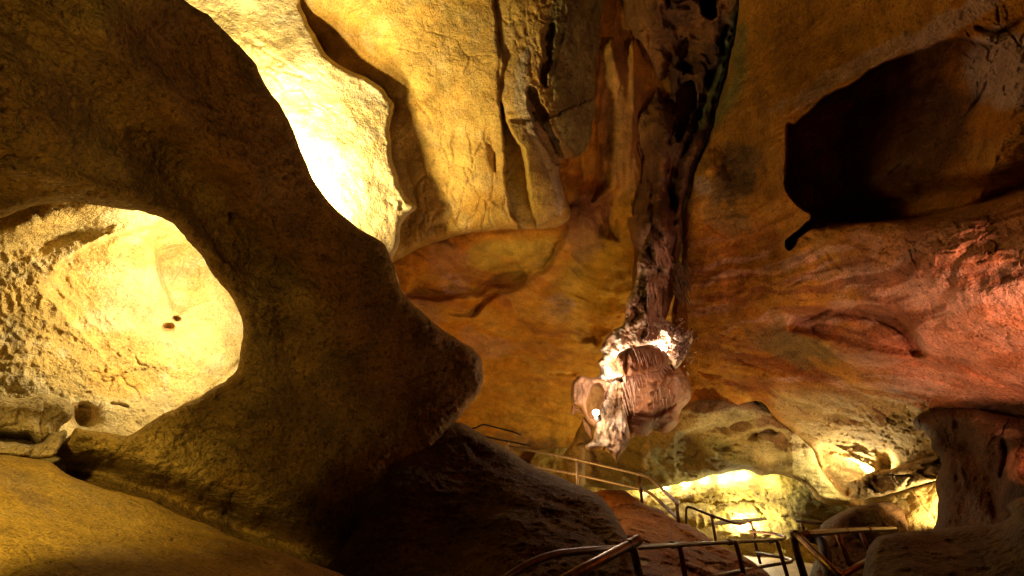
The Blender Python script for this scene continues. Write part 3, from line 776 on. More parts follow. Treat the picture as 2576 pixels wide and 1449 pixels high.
o = patch("rock_arch", arch_poly, A_ctrl,
  feats=[step([(700, 1100), (560, 1080), (375, 1062)][::-1], .0, 60),
         groove([(0, 0), (200, 220), (420, 420), (560, 560), (640, 660)], 70, .22, False), groove([(260, 60), (420, 240), (600, 430), (700, 600)], 50, -.18, False), blob(640, 380, 90, 200, -30, -.15),
         blob(680, 700, 60, 50, 0, .18), blob(720, 820, 40, 120, -10, .12), blob(820, 800, 150, 100, 20, -.22), blob(900, 1000, 130, 90, 20, .25),
         groove([(0, 420), (200, 460), (420, 520), (560, 660)], 24, -.10), groove([(50, 1165), (250, 1190), (500, 1280), (800, 1400), (950, 1480)], 40, .5, False),
         groove([(380, 1065), (560, 1090), (700, 1110), (760, 1115)], 4, .07), groove([(760, 640), (900, 660), (960, 690)], 8, .06), groove([(660, 800), (760, 820), (860, 850), (930, 830)], 5, .05),
         step([(1090, 1150), (1020, 1182), (985, 1186), (960, 1160)], .15, 80, 6),
         blob(640, 1020, 90, 60, -20, -.12), groove([(540, 1000), (640, 960), (700, 950)], 14, .1), groove([(1000, 700), (1080, 850), (1200, 930)], 20, -.08),
         groove([(580, 540), (700, 640), (800, 720)], 26, .12), n_fbm(1.1, .10, 3, 60, (1, 1, 1.6)),
         n_ridge(3.2, -.035, 3, 61, (1.2, 1, 2.4), 1.4), n_pits(11, .022, .45, 62), n_crack(1.2, .03, .012, 63, gate=.05), n_fbm(18, .019, 3, 64), n_fbm(48, .006, 2, 65)],
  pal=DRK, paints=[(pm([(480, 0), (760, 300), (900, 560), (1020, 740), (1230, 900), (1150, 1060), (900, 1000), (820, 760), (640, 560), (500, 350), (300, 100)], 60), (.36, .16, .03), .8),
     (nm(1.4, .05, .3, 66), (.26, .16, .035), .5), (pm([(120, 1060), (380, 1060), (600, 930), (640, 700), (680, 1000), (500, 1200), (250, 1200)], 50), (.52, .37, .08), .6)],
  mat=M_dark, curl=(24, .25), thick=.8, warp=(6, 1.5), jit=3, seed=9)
tag(o, "huge dark rock arch framing the glowing hole on the left", "rock arch")

# ---- dark boulder slope below the arch
o = patch("boulder", [(1060, 1040), (1100, 1052), (1138, 1062), (1165, 1066), (1200, 1086), (1262, 1120), (1340, 1170), (1420, 1206), (1495, 1238), (1530, 1272), (1560, 1320), (1582, 1356), (1600, 1400), (1612, 1450), (1640, 1700), (700, 1700), (760, 1500), (860, 1380), (900, 1290), (900, 1160), (980, 1080)],
  [(1060, 1040, 6.9), (960, 1100, 6.6), (1140, 1064, 6.4), (1260, 1120, 6.2), (1400, 1200, 5.7), (1500, 1242, 5.3), (1580, 1356, 4.3), (1200, 1200, 5.6), (1000, 1200, 5.3), (1050, 1300, 4.9), (1300, 1300, 4.6), (1450, 1400, 4.0), (900, 1400, 4.5), (1200, 1450, 3.9), (1500, 1650, 3.0), (800, 1650, 3.6)],
  feats=[blob(1300, 1220, 160, 40, 22, -.12), groove([(1180, 1120), (1300, 1220), (1480, 1300)], 20, .1), groove([(1360, 1290), (1480, 1330), (1560, 1400)], 12, .12), blob(1170, 1340, 100, 60, 10, .15), blob(1280, 1310, 90, 20, 6, -.08),
         n_fbm(1.2, .08, 3, 60, (1, 1, 1.6)), n_ridge(3.5, -.04, 3, 61, (1.2, 1, 2.6), 1.4), n_pits(11, .022, .45, 62), n_fbm(18, .019, 3, 64), n_fbm(48, .006, 2, 65)],
  pal=[(.22, .135, .03), (.17, .095, .02), (.26, .17, .04)], mat=M_dark, curl=(30, .4), thick=.7, warp=(6, 1.5), seed=10)
tag(o, "dark sloping boulder below the arch, in front of the pale far handrail", "boulder")

# ---- smooth bright slab, lower left
o = patch("rock_slab", [(-600, 1130), (-100, 1140), (0, 1142), (65, 1151), (128, 1165), (180, 1200), (250, 1226), (320, 1242), (382, 1258), (440, 1290), (520, 1322), (620, 1362), (720, 1396), (820, 1430), (900, 1462), (1100, 1560), (1100, 1900), (-600, 1900)],
  [(-600, 1140, 3.0), (0, 1145, 3.75), (130, 1170, 3.8), (250, 1230, 3.75), (380, 1262, 3.75), (520, 1325, 3.7), (820, 1432, 3.8), (0, 1300, 2.7), (200, 1449, 2.2), (450, 1449, 2.6), (700, 1449, 3.1), (1050, 1560, 3.4), (0, 1600, 1.8), (600, 1800, 1.8), (1000, 1850, 2.2), (-600, 1800, 1.3)],
  feats=[blob(250, 1350, 120, 50, 20, -.04), groove([(455, 1449), (462, 1400), (455, 1350)], 3, .02), dome(433, 1352, 6, 5, 0, .03), blob(100, 1250, 80, 40, 30, .03), n_fbm(2.5, .03, 4, 70, (1, 1, 1.6)), n_pits(9, .006, .3, 71, gate=.1)],
  grain=[n_fbm(.6, .06, 2, 1), n_fbm(8, .009, 3, 3), n_fbm(25, .003, 2, 4), n_crack(1.5, .02, .012, 72, gate=-.05), n_fbm(5, .02, 4, 75, (1, 1, 2))],
  pal=[(.62, .40, .06), (.62, .38, .045), (.58, .40, .10)], paints=[(bm(60, 1230, 120, 30, 40, .9), (.52, .36, .15), .5), (bm(300, 1420, 140, 40, 10, .9), (.52, .36, .15), .5), (bm(433, 1352, 6, 6), (.2, .1, .04), .8)],
  mat=M_slab, curl=(20, .25), thick=.5, warp=(8, 2), jit=2, seed=11)
tag(o, "smooth golden slab filling the lower left corner", "rock slab")

# ---- undercut ledge in the middle right
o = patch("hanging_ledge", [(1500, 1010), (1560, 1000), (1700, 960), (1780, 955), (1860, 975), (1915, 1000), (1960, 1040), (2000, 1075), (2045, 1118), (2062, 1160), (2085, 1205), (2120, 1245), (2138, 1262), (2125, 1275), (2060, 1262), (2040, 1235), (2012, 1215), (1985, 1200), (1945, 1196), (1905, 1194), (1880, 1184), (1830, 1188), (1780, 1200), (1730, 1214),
    (1680, 1226), (1620, 1233), (1560, 1232), (1500, 1225), (1440, 1230), (1420, 1150)],
  [(1500, 1010, 11.6), (1700, 970, 10.2), (1860, 980, 9.6), (1960, 1045, 9.4), (2060, 1160, 9.4), (2130, 1265, 9.6), (1650, 1090, 10.3), (1800, 1080, 9.5), (1950, 1120, 9.3), (1700, 1160, 10.4), (1850, 1150, 9.6), (1980, 1190, 9.6), (1600, 1215, 11.6), (1750, 1205, 10.8), (1880, 1182, 10.0), (1450, 1220, 12.4)],
  feats=[step([(1700, 1090), (1780, 1075), (1840, 1060), (1900, 1045)], .35, 70, 8), step([(1790, 1130), (1850, 1110), (1920, 1090), (1990, 1080)], .3, 60, 7), groove([(1800, 1120), (1900, 1095), (1960, 1085)], 8, .25),
         blob(1800, 1030, 90, 26, -8, -.25), blob(1960, 1130, 60, 30, 20, -.2), blob(1710, 1150, 60, 40, 0, .25), blob(1620, 1150, 40, 30, 70, -.2), n_crack(1.8, .05, .025, 83, (1, 1, 1.5), gate=-.05),
         n_fbm(1.8, .12, 4, 81, (.7, 1, 2.2)), n_pits(4, .06, .45, 82)],
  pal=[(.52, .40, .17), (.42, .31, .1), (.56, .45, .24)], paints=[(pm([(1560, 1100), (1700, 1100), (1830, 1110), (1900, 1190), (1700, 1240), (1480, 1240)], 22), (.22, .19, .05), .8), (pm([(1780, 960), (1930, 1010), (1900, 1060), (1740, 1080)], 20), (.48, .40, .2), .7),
     (pm([(1930, 1120), (2060, 1160), (2130, 1270), (2000, 1210)], 20), (.32, .26, .08), .6), (bm(1625, 1150, 12, 40, 10), (.5, .38, .15), .8)],
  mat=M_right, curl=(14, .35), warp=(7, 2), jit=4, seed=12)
tag(o, "banded greenish ledge hanging over the bright lower grotto", "rock ledge")

# ---- lower grotto wall
o = patch("grotto_wall", [(1380, 1120), (2500, 1080), (2500, 1460), (1700, 1470), (1380, 1400)],
  [(1400, 1200, 14.2), (1600, 1230, 13.2), (1800, 1200, 12.0), (2000, 1200, 11.6), (2150, 1200, 11.0), (2400, 1180, 9.4), (1500, 1330, 12.6), (1800, 1300, 11.3), (2000, 1300, 10.7), (2150, 1300, 10.2), (2350, 1300, 8.9), (1800, 1390, 10.6), (2000, 1395, 10.0), (2200, 1400, 9.6), (1500, 1400, 12.0), (2480, 1430, 8.6), (1900, 1450, 10.2)],
  feats=[step([(1620, 1262), (1700, 1262), (1780, 1256), (1850, 1250), (1905, 1236), (1990, 1225)], .0, 40),
         # shelves that hide the lamps
         step([(2010, 1218), (1960, 1208), (1905, 1212), (1840, 1226), (1770, 1240), (1700, 1248), (1640, 1258)], .0, 20),
         groove([(1690, 1290), (1720, 1266), (1800, 1262), (1900, 1258), (1990, 1262)], 6, .10, False),
         groove([(1790, 1325), (1850, 1318), (1920, 1308), (1960, 1300)], 5, .12, False),
         blob(2020, 1290, 60, 60, 0, -.25), blob(1850, 1350, 90, 30, 0, -.15), blob(1740, 1300, 60, 30, 0, -.1),
         masked(n_ridge(3.2, -.025, 2, 93, (3, 1, .35)), pm([(1650, 1230), (2060, 1200), (2060, 1300), (1650, 1330)], 20)),
         masked(n_crack(3, .04, .06, 95, (.6, 1, 2.2)), pm([(1780, 1240), (2000, 1230), (1990, 1310), (1800, 1320)], 15)), n_fbm(3, .05, 3, 94, (1, 1, 2))],
  pal=[(.56, .42, .10), (.48, .35, .07), (.60, .46, .16)], paints=[(bm(2060, 1270, 80, 70, 0, .7), (.24, .20, .05), .8), (lm([(1640, 1262), (1750, 1256), (1850, 1250), (1960, 1246)], 5), (.25, .17, .05), .7), (bm(1980, 1330, 60, 40, 0), (.40, .32, .1), .5)],
  mat=M_right, warp=(5, 2.5), seed=13)
o["kind"] = "structure"

# ---- outcrop block under the bright niche, right grotto
o = patch("rock_outcrop", [(2131, 1220), (2142, 1211), (2165, 1204), (2184, 1192), (2215, 1182), (2250, 1176), (2290, 1165), (2340, 1150), (2400, 1140), (2420, 1180), (2372, 1203), (2310, 1222), (2250, 1238), (2200, 1250), (2165, 1258), (2150, 1256), (2134, 1246), (2142, 1234)],
  [(2131, 1230, 8.6), (2200, 1210, 8.2), (2300, 1190, 7.8), (2400, 1170, 7.5), (2200, 1250, 8.2), (2350, 1205, 7.7)],
  feats=[n_crack(2.5, .10, .12, 101, (.8, 1, 1.6)), n_plates(2.2, .06, 102), n_pits(4, .06, .5, 103), groove([(2180, 1215), (2260, 1200), (2340, 1175)], 4, .08)],
  pal=[(.50, .36, .17), (.44, .29, .11), (.54, .41, .22)], mat=M_right, curl=(12, .25), thick=.6, jit=4, seed=14, warp=(5, 3))
tag(o, "cracked tan rock outcrop below the small white-lit niche", "rock")
# ---- brown boulder behind the rails, right
o = patch("boulder", [(2040, 1480), (2056, 1400), (2060, 1340), (2070, 1318), (2092, 1300), (2120, 1288), (2152, 1274), (2186, 1266), (2230, 1262), (2280, 1290), (2300, 1480)],
  [(2060, 1340, 8.0), (2130, 1300, 7.7), (2230, 1320, 7.8), (2060, 1460, 7.0), (2150, 1460, 6.8), (2250, 1460, 7)],
  feats=[n_fbm(1.5, .12, 4, 105), n_pits(4, .04, .4, 106), n_crack(1.4, .04, .012, 107)], pal=[(.15, .07, .018), (.11, .05, .012), (.18, .095, .03)], mat=M_dark, curl=(22, .4), thick=.7, jit=3, seed=15)
tag(o, "brown boulder behind the copper-coloured handrail on the right", "boulder")
o = patch("grotto_rock", [(2170, 1262), (2250, 1240), (2372, 1202), (2420, 1190), (2420, 1360), (2190, 1400), (2170, 1330)],
  [(2180, 1270, 8.7), (2300, 1250, 8.2), (2400, 1220, 7.9), (2200, 1380, 8.0), (2400, 1340, 7.5)],
  feats=[n_fbm(1.6, .14, 4, 108), n_pits(4, .07, .5, 109), n_crack(1.8, .04, .03, 110)], pal=[(.54, .40, .14), (.48, .32, .09), (.58, .44, .2)], mat=M_right, seed=16, curl=(10, .3))
tag(o, "rough yellow rock face under the tan outcrop, lit from the right", "rock")

# ---- dark pillar, right
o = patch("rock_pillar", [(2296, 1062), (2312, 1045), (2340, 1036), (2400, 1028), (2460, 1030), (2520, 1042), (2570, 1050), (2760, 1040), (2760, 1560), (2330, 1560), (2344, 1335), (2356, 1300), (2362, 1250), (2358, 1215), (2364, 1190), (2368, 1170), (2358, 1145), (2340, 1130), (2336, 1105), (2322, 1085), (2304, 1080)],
  [(2300, 1070, 6.9), (2400, 1040, 6.2), (2576, 1060, 5.4), (2740, 1060, 4.6), (2360, 1200, 6.3), (2450, 1200, 5.7), (2600, 1200, 4.9), (2350, 1330, 6.1), (2500, 1330, 5.2), (2600, 1500, 4.6), (2340, 1500, 5.8)],
  feats=[blob(2400, 1110, 60, 40, 20, .3), groove([(2400, 1060), (2440, 1130), (2480, 1200), (2500, 1300)], 20, .25), blob(2560, 1170, 34, 50, 0, -.3), groove([(2520, 1100), (2530, 1150), (2515, 1200)], 10, .3), n_fbm(1.4, .14, 4, 112), n_crack(1.4, .05, .014, 113, gate=0), n_pits(5, .04, .4, 114)],
  pal=[(.10, .043, .010), (.075, .03, .007), (.13, .06, .016)], paints=[(bm(2565, 1170, 40, 50, 0, .7), (.55, .2, .08), .8), (bm(2535, 1090, 40, 16, 0), (.5, .27, .16), .6)], mat=M_dark, curl=(26, .5), thick=.8, jit=4, seed=17)  # reddish patches put the pink light at the right edge into the colour
tag(o, "dark reddish-brown rock pillar at the right edge", "rock pillar")
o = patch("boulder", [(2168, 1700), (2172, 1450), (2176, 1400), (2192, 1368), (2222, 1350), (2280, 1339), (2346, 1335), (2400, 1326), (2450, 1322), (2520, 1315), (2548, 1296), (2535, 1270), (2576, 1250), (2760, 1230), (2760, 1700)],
  [(2172, 1450, 3.1), (2220, 1355, 3.4), (2346, 1336, 3.5), (2500, 1316, 3.3), (2576, 1250, 3.2), (2740, 1250, 2.9), (2300, 1449, 2.9), (2576, 1449, 2.6), (2200, 1650, 2.5), (2700, 1650, 2.1)],
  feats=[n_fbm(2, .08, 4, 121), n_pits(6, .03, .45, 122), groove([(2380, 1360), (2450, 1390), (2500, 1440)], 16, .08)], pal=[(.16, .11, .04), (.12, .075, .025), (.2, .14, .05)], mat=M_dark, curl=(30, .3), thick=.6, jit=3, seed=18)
tag(o, "near black boulder in the lower right corner", "boulder")

# ---- reddish earth mound under the rail
o = patch("earth_mound", [(1440, 1250), (1490, 1236), (1530, 1232), (1580, 1238), (1606, 1256), (1625, 1270), (1660, 1278), (1675, 1292), (1700, 1308), (1740, 1325), (1775, 1345), (1812, 1372), (1850, 1388), (1890, 1412), (1930, 1440), (1990, 1500), (2000, 1700), (1400, 1700), (1400, 1400)],
  [(1480, 1242, 10.2), (1590, 1248, 9.4), (1700, 1310, 8.4), (1810, 1374, 7.6), (1930, 1445, 6.6), (1550, 1320, 7.6), (1650, 1380, 6.6), (1760, 1449, 5.8), (1550, 1449, 5.4), (1450, 1350, 7.8), (1900, 1650, 4.4), (1450, 1650, 4.2)],
  feats=[n_fbm(1.4, .14, 4, 131), n_plates(1.8, .06, 132), n_pits(4, .05, .4, 133), groove([(1590, 1320), (1660, 1345), (1740, 1350)], 6, .1), blob(1820, 1400, 30, 8, 10, .05), blob(1610, 1390, 30, 20, 0, -.1)],
  pal=[(.27, .10, .02), (.21, .07, .014), (.32, .15, .04)], paints=[(bm(1608, 1412, 20, 14, 0, .6), (.55, .4, .2), .8), (bm(1798, 1425, 16, 13, 0, .3), (.55, .3, .14), .8)], mat=M_dark, curl=(14, .3), thick=.5, jit=4, seed=19)
tag(o, "reddish earth mound below the handrail in the lower middle", "mound")

# ---- floor of the path
xs = np.linspace(-9, 12, 180); ys = np.linspace(-4, 16, 180)
XX, YY = np.meshgrid(xs, ys); pf = np.c_[XX.ravel(), YY.ravel(), np.zeros(XX.size)]
zz = -.05 - .95 * sstep(0, 8.5, pf[:, 1]) - .35 * 0 + .03 * fbm(pf, .8, 4, 140)
pf[:, 2] = zz
ii = np.arange(180 * 180).reshape(180, 180)
Qf = np.stack([ii[:-1, :-1].ravel(), ii[:-1, 1:].ravel(), ii[1:, 1:].ravel(), ii[1:, :-1].ravel()], -1)
M_floor = rock_mat("trodden_floor", .5, grain=40, rough=.6, spec=.4)
o = mesh_np("path_floor", pf, Qf, M_floor, np.tile((.30, .20, .08), (len(pf), 1)))
o["kind"] = "structure"
# ================================================================== the hanging formation
def off(p, v): return tuple(np.array(p) + np.array(v))
fm = empty("stalactite_cluster", P(1590, 640, 8.6), "white and rosy dripstone cluster with a basket of soda straws, hanging from the rib", "stalactites")
WHT = [(.66, .52, .36), (.60, .42, .24), (.72, .62, .48)]
RSY = [(.42, .19, .075), (.34, .14, .045), (.48, .26, .13)]
crust = [(1650, 556), (1634, 585), (1616, 622), (1607, 655), (1602, 690), (1592, 730), (1578, 752), (1570, 790), (1566, 815), (1538, 832), (1522, 853), (1511, 875), (1518, 893), (1504, 912), (1511, 932), (1501, 950), (1512, 964), (1532, 966),
         (1556, 956), (1575, 950), (1600, 947), (1640, 940), (1668, 926), (1684, 910), (1700, 926), (1720, 905), (1736, 872), (1745, 852), (1736, 834), (1706, 820), (1678, 808), (1665, 790), (1668, 740), (1678, 700), (1690, 668), (1680, 640), (1686, 618), (1674, 584)]
patch("crust", crust, [(1640, 590, 8.9), (1640, 700, 8.7), (1600, 800, 8.5), (1530, 860, 8.45), (1520, 950, 8.4), (1560, 950, 8.3), (1640, 860, 8.35), (1640, 940, 8.15), (1720, 850, 8.5), (1700, 920, 8.45), (1660, 790, 8.5)],
  feats=[blob(1605, 915, 75, 40, -8, .5, 4), n_pits(7, .09, .55, 201), n_plates(3, .06, 202), n_ridge(3.5, -.12, 3, 203, (1.6, 1, .7)),
         pocket([(1585, 775), (1625, 745), (1632, 770), (1610, 800), (1585, 812), (1578, 800)], .12, 5), groove([(1632, 620), (1640, 690), (1632, 760)], 8, .3), groove([(1660, 640), (1650, 700)], 8, .35), groove([(1650, 720), (1642, 750)], 7, .3)],
  grain=[n_fbm(3, .06, 4, 204), n_fbm(16, .02, 3, 205)], pal=WHT, paints=[(bm(1655, 730, 24, 60), (.5, .26, .1), .7),
     (bm(1645, 590, 60, 70, 0, .9), (.14, .06, .018), 1.0), (bm(1605, 790, 30, 30, -40), (.34, .17, .07), .8), (nm(3.5, .08, .2, 206), (.5, .28, .12), .8), (nm(6, .15, .28, 207), (.16, .08, .04), .8)],
  stp=2, mat=M_form, curl=(12, .3), thick=.7, jit=3, warp=(5, 4), parent=fm, seed=31)
patch("basket", [(1549, 905), (1556, 888), (1575, 876), (1600, 871), (1638, 866), (1664, 876), (1679, 892), (1681, 908), (1672, 925), (1655, 936), (1625, 944), (1600, 948), (1578, 952), (1568, 944), (1554, 928)],
  [(1550, 905, 8.0), (1610, 905, 7.85), (1680, 905, 8.1), (1610, 950, 7.95), (1620, 868, 8.15)], feats=[groove([(1578, 880), (1572, 905), (1578, 945)], 5, .2, False), n_ridge(5, -.05, 3, 208, (2.2, 1, .4)), n_pits(8, .03, .4, 209)],
  grain=[n_fbm(4, .04, 3, 210)], pal=[(.40, .17, .06), (.32, .13, .04), (.46, .22, .10)], stp=2, mat=M_form, curl=(16, .2), thick=.12, jit=2, warp=(4, 4), parent=fm, seed=36)
patch("bulb", [(1552, 946), (1600, 930), (1650, 920), (1700, 915), (1718, 938), (1736, 962), (1741, 986), (1732, 1010), (1714, 1034), (1706, 1060), (1690, 1084), (1668, 1092), (1642, 1086), (1626, 1099), (1602, 1094), (1586, 1099), (1576, 1060), (1560, 1010)],
  [(1560, 950, 8.95), (1640, 960, 8.8), (1720, 950, 9.0), (1640, 1020, 8.6), (1720, 1010, 8.9), (1600, 1080, 8.75), (1680, 1070, 8.8)],
  feats=[groove([(1560, 1040), (1620, 1050), (1670, 1040), (1700, 1010)], 6, .25), n_pits(5, .06, .5, 211), n_plates(2.2, .05, 212), blob(1640, 1075, 40, 12, 0, .15), blob(1710, 990, 22, 40, 0, -.08)],
  grain=[n_fbm(2.5, .08, 4, 214), n_fbm(14, .016, 3, 215)], pal=RSY, paints=[(bm(1640, 1060, 60, 26), (.26, .13, .05), .8), (bm(1650, 985, 50, 20), (.30, .15, .06), .6), (bm(1712, 990, 26, 60), (.52, .30, .17), .7)],
  stp=2, mat=M_form, curl=(22, .4), thick=.6, jit=3, warp=(5, 3), parent=fm, seed=32)
patch("trunk", [(1518, 964), (1556, 954), (1574, 1000), (1575, 1060), (1583, 1098), (1578, 1120), (1566, 1140), (1557, 1154), (1550, 1163), (1544, 1150), (1534, 1141), (1515, 1133), (1500, 1129), (1480, 1131), (1474, 1119), (1491, 1108), (1494, 1085), (1500, 1058), (1509, 1040), (1514, 1008)],
  [(1530, 970, 8.45), (1560, 1000, 8.4), (1520, 1040, 8.35), (1560, 1060, 8.35), (1510, 1090, 8.3), (1550, 1110, 8.25), (1550, 1160, 8.3), (1485, 1122, 8.4)],
  feats=[n_pits(7, .08, .5, 221, (1.6, 1, .6)), n_ridge(4, -.12, 3, 222, (2, 1, .6)), groove([(1545, 1075), (1560, 1100), (1545, 1125), (1525, 1120)], 5, .12), blob(1556, 1130, 12, 26, 0, -.06)],
  grain=[n_fbm(3, .05, 4, 224), n_fbm(16, .02, 3, 225)], pal=WHT, paints=[(bm(1552, 1010, 26, 50, 20), (.34, .18, .06), .8), (bm(1555, 1120, 22, 40), (.55, .34, .2), .8), (nm(5, .1, .22, 227, (1.6, 1, .6)), (.2, .1, .04), .8)],
  stp=2, mat=M_form, curl=(12, .25), thick=.45, jit=2.5, warp=(4, 4), parent=fm, seed=33)
patch("shell", [(1506, 950), (1482, 950), (1460, 944), (1443, 955), (1436, 970), (1434, 1000), (1440, 1018), (1457, 1025), (1466, 1040), (1474, 1056), (1486, 1070), (1497, 1076), (1512, 1060), (1520, 1020), (1530, 985), (1532, 962)],
  [(1450, 960, 8.6), (1440, 1005, 8.55), (1500, 960, 8.4), (1500, 1060, 8.45), (1475, 1040, 8.5), (1470, 990, 8.4)],
  feats=[dome(1497, 1008, 21, 46, 12, .3), n_fbm(5, .03, 3, 231), n_ridge(6, -.03, 2, 232, (1, 1, .5))], grain=[n_fbm(12, .012, 3, 235)], pal=[(.54, .29, .15), (.48, .24, .11), (.58, .36, .22)],
  paints=[(bm(1497, 1008, 20, 44, 12), (.46, .25, .05), .85)], stp=2, mat=M_form, curl=(10, .22), thick=.35, jit=1.5, warp=(3, 4), parent=fm, seed=34)
patch("drapery", [(1440, 1018), (1452, 1026), (1463, 1030), (1466, 1050), (1474, 1062), (1484, 1075), (1489, 1090), (1491, 1104), (1484, 1098), (1474, 1086), (1466, 1066), (1463, 1046), (1453, 1036), (1437, 1046)],
  [(1445, 1025, 8.6), (1470, 1060, 8.65), (1490, 1100, 8.6), (1480, 1070, 8.6)], feats=[], grain=[n_fbm(6, .02, 3, 236)], pal=RSY, stp=2, mat=M_form, curl=(4, .05), thick=.08, jit=1, parent=fm, seed=35, warp=(2, 4))
rs = random.Random(5)
def straw(x, y, d, ln, lean=0, r=1.5, dz=0):
    pts = [P(x + lean * t + rs.uniform(-.7, .7) * (0 < t < 1), y + ln * t, d - dz * t) for t in (0, .35, .7, 1)]
    rr = r / F * d
    V, Fc = tube(pts, [rr * 1.5, rr, rr * .75, rr * .3], 7)
    return mesh_np("soda_straw", V, Fc, M_strw, np.tile((.62, .40, .26), (len(V), 1)), fm)
M_strw = M_straw
ns = 0
for i in range(34):                                     # curtain under the basket rim
    t = i / 33; x = 1572 + 108 * t + rs.uniform(-1.5, 1.5)
    straw(x, 948 - 14 * t - 60 * max(0, t - .75) - 3, 7.98 + .12 * t, rs.uniform(14, 34) * (1.1 - .45 * t) + (14 if 0.3 < t < .5 and i % 3 == 0 else 0), 3 + 9 * t, rs.uniform(1.0, 1.8)); ns += 1
for i in range(20):                                     # longer bundle on its left end
    x = 1566 + i * 1.7; straw(x, 948 + rs.uniform(-2, 26), 8.12, rs.uniform(26, 50), 4 + rs.uniform(0, 8), rs.uniform(1.2, 2.4)); ns += 1
for i in range(16):
    x = 1562 + i * 2.6; straw(x, 985 + rs.uniform(0, 34), 8.2, rs.uniform(22, 42), 5 + rs.uniform(0, 6), rs.uniform(1.0, 1.9)); ns += 1
for i in range(18):                                     # straws inside the basket
    t = i / 17; straw(1592 + 70 * t, 872 + 22 * t * t, 7.9, rs.uniform(26, 58) * (1 - .35 * t), rs.uniform(4, 12) * (1 - t) + 4, rs.uniform(1.0, 1.7), .06); ns += 1
for i in range(10):
    straw(1608 + i * 8.5, 995 + rs.uniform(-20, 10), 8.28, rs.uniform(16, 34), 3, 1.0)
st = []
for i in range(15):                                     # ribs running down to the basket
    x0 = 1636 + rs.uniform(-8, 22); pts = [P(x0 + rs.uniform(-5, 5) + k * rs.uniform(-1, 2.4), 700 + k * 26 + rs.uniform(-4, 4), 8.42 - .02 * k) for k in range(7)]
    st.append(tube(pts, [.008 + .012 * rs.random() for _ in range(7)], 7))
for i in range(12):
    x0 = 1648 + rs.uniform(-10, 26); a = rs.uniform(4, 11); st.append(tube([P(x0 + a * k + rs.uniform(-2, 2), 612 + 20 * k + rs.uniform(-9, 9), 8.58) for k in range(4)], [.006, .014, .012, .004], 7))
V, Fc = join(st); mesh_np("ribs", V, Fc, M_form, np.tile((.46, .26, .16), (len(V), 1)), fm)
st = []
for i in range(150):                                    # frosty helictite twigs on the right flank
    a = rs.uniform(0, 6.28); x0 = 1712 + rs.gauss(0, 16); y0 = 866 + rs.gauss(0, 26); l = rs.uniform(5, 15)
    st.append(tube([P(x0, y0, 8.42), P(x0 + l * .5 * math.cos(a), y0 + l * .5 * math.sin(a) + 2, 8.33), P(x0 + l * math.cos(a * 1.1), y0 + l * math.sin(a) + 3, 8.28)], [.011, .008, .003], 6))
V, Fc = join(st); mesh_np("helictites", V, Fc, M_form, np.tile((.62, .44, .34), (len(V), 1)), fm)

# thin dark tubes standing in for the hair-like shadow beside the cluster
V, Fc = [], []
fr = empty("straw_shadow", P(1715, 650, 8.8), "thin dark tubes standing in for the straw shadow on the ceiling right beside the dripstone cluster", "stalactites")
st = []
for i in range(70):
    x0 = 1690 + rs.uniform(0, 34); y0 = 650 + rs.uniform(0, 90); l = rs.uniform(20, 44)
    st.append(tube([P(x0, y0, 8.72), P(x0 + l * .32, y0 + l * .55, 8.70), P(x0 + l * .45, y0 + l, 8.70)], [.014, .010, .002], 6))
V, Fc = join(st); mesh_np("straws", V, Fc, M_rib, np.tile((.13, .08, .03), (len(V), 1)), fr)  # tubes shaped and coloured as a shadow on the ceiling

# thin dripstone column behind the far handrail
V, Fc = tube([P(1461, 1118, 11.6), P(1466, 1135, 11.6), P(1464, 1160, 11.5), P(1463, 1190, 11.5), P(1462, 1212, 11.5), P(1461, 1224, 11.5)], [.10, .045, .06, .07, .085, .06], 14)
V = np.array(V); V = V + (.03 * fbm(V, 6, 3, 240))[:, None]
o = mesh_np("dripstone_column", V, Fc, M_form, np.tile((.46, .36, .17), (len(V), 1))); tag(o, "slender yellowish dripstone column standing behind the far handrail", "stalagmite")

# ================================================================== lamp on the formation
M_lamp = bpy.data.materials.new("lamp_glass"); M_lamp.use_nodes = True
b = M_lamp.node_tree.nodes["Principled BSDF"]; b.inputs["Emission Color"].default_value = (1, .86, .7, 1); b.inputs["Emission Strength"].default_value = 30
M_blk = metal_mat("black_metal", (.02, .02, .02), .5, .3)
lp = empty("spotlight", P(1503, 1050, 8.12), "small glowing spotlight at the foot of the dripstone cluster", "lamp")
def lathe(axis0, axis1, prof, n=20):
    a0, a1 = np.array(axis0), np.array(axis1); return tube([a0 + (a1 - a0) * t for t, _ in prof], [r for _, r in prof], n)
a0 = P(1506, 1056, 8.12); a1 = P(1499, 1038, 7.98)
V, Fc = lathe(a0, a1, [(0, .02), (.1, .045), (.9, .055), (1, .052)]); mesh_np("housing", V, Fc, M_blk, None, lp)
ax = (a1 - a0) / np.linalg.norm(a1 - a0)
V, Fc = lathe(a1 + ax * .002, a1 + ax * .03, [(0, .05), (.5, .042), (1, .018)]); mesh_np("lens", V, Fc, M_lamp, None, lp)

# ================================================================== handrails
M_pink = metal_mat("galvanised_pipe", (.46, .42, .42), .4, .5, .3)
M_dk = metal_mat("dark_painted_pipe", (.13, .06, .035), .38, .6, .5)
M_brass = metal_mat("worn_brass_pipe", (.30, .20, .07), .28, .9, .5)
M_cop = metal_mat("copper_coloured_pipe", (.22, .11, .05), .34, .8, .45)

def collar(p, q, r, mat, parent, w=.05, name="fitting"):
    p = np.array(p); q = np.array(q); a = (q - p) / np.linalg.norm(q - p)
    V, Fc = tube([p - a * w * .5, p - a * w * .35, p + a * w * .35, p + a * w * .5], [r * .9, r, r, r * .9], 16)
    return mesh_np(name, V, Fc, mat, None, parent)

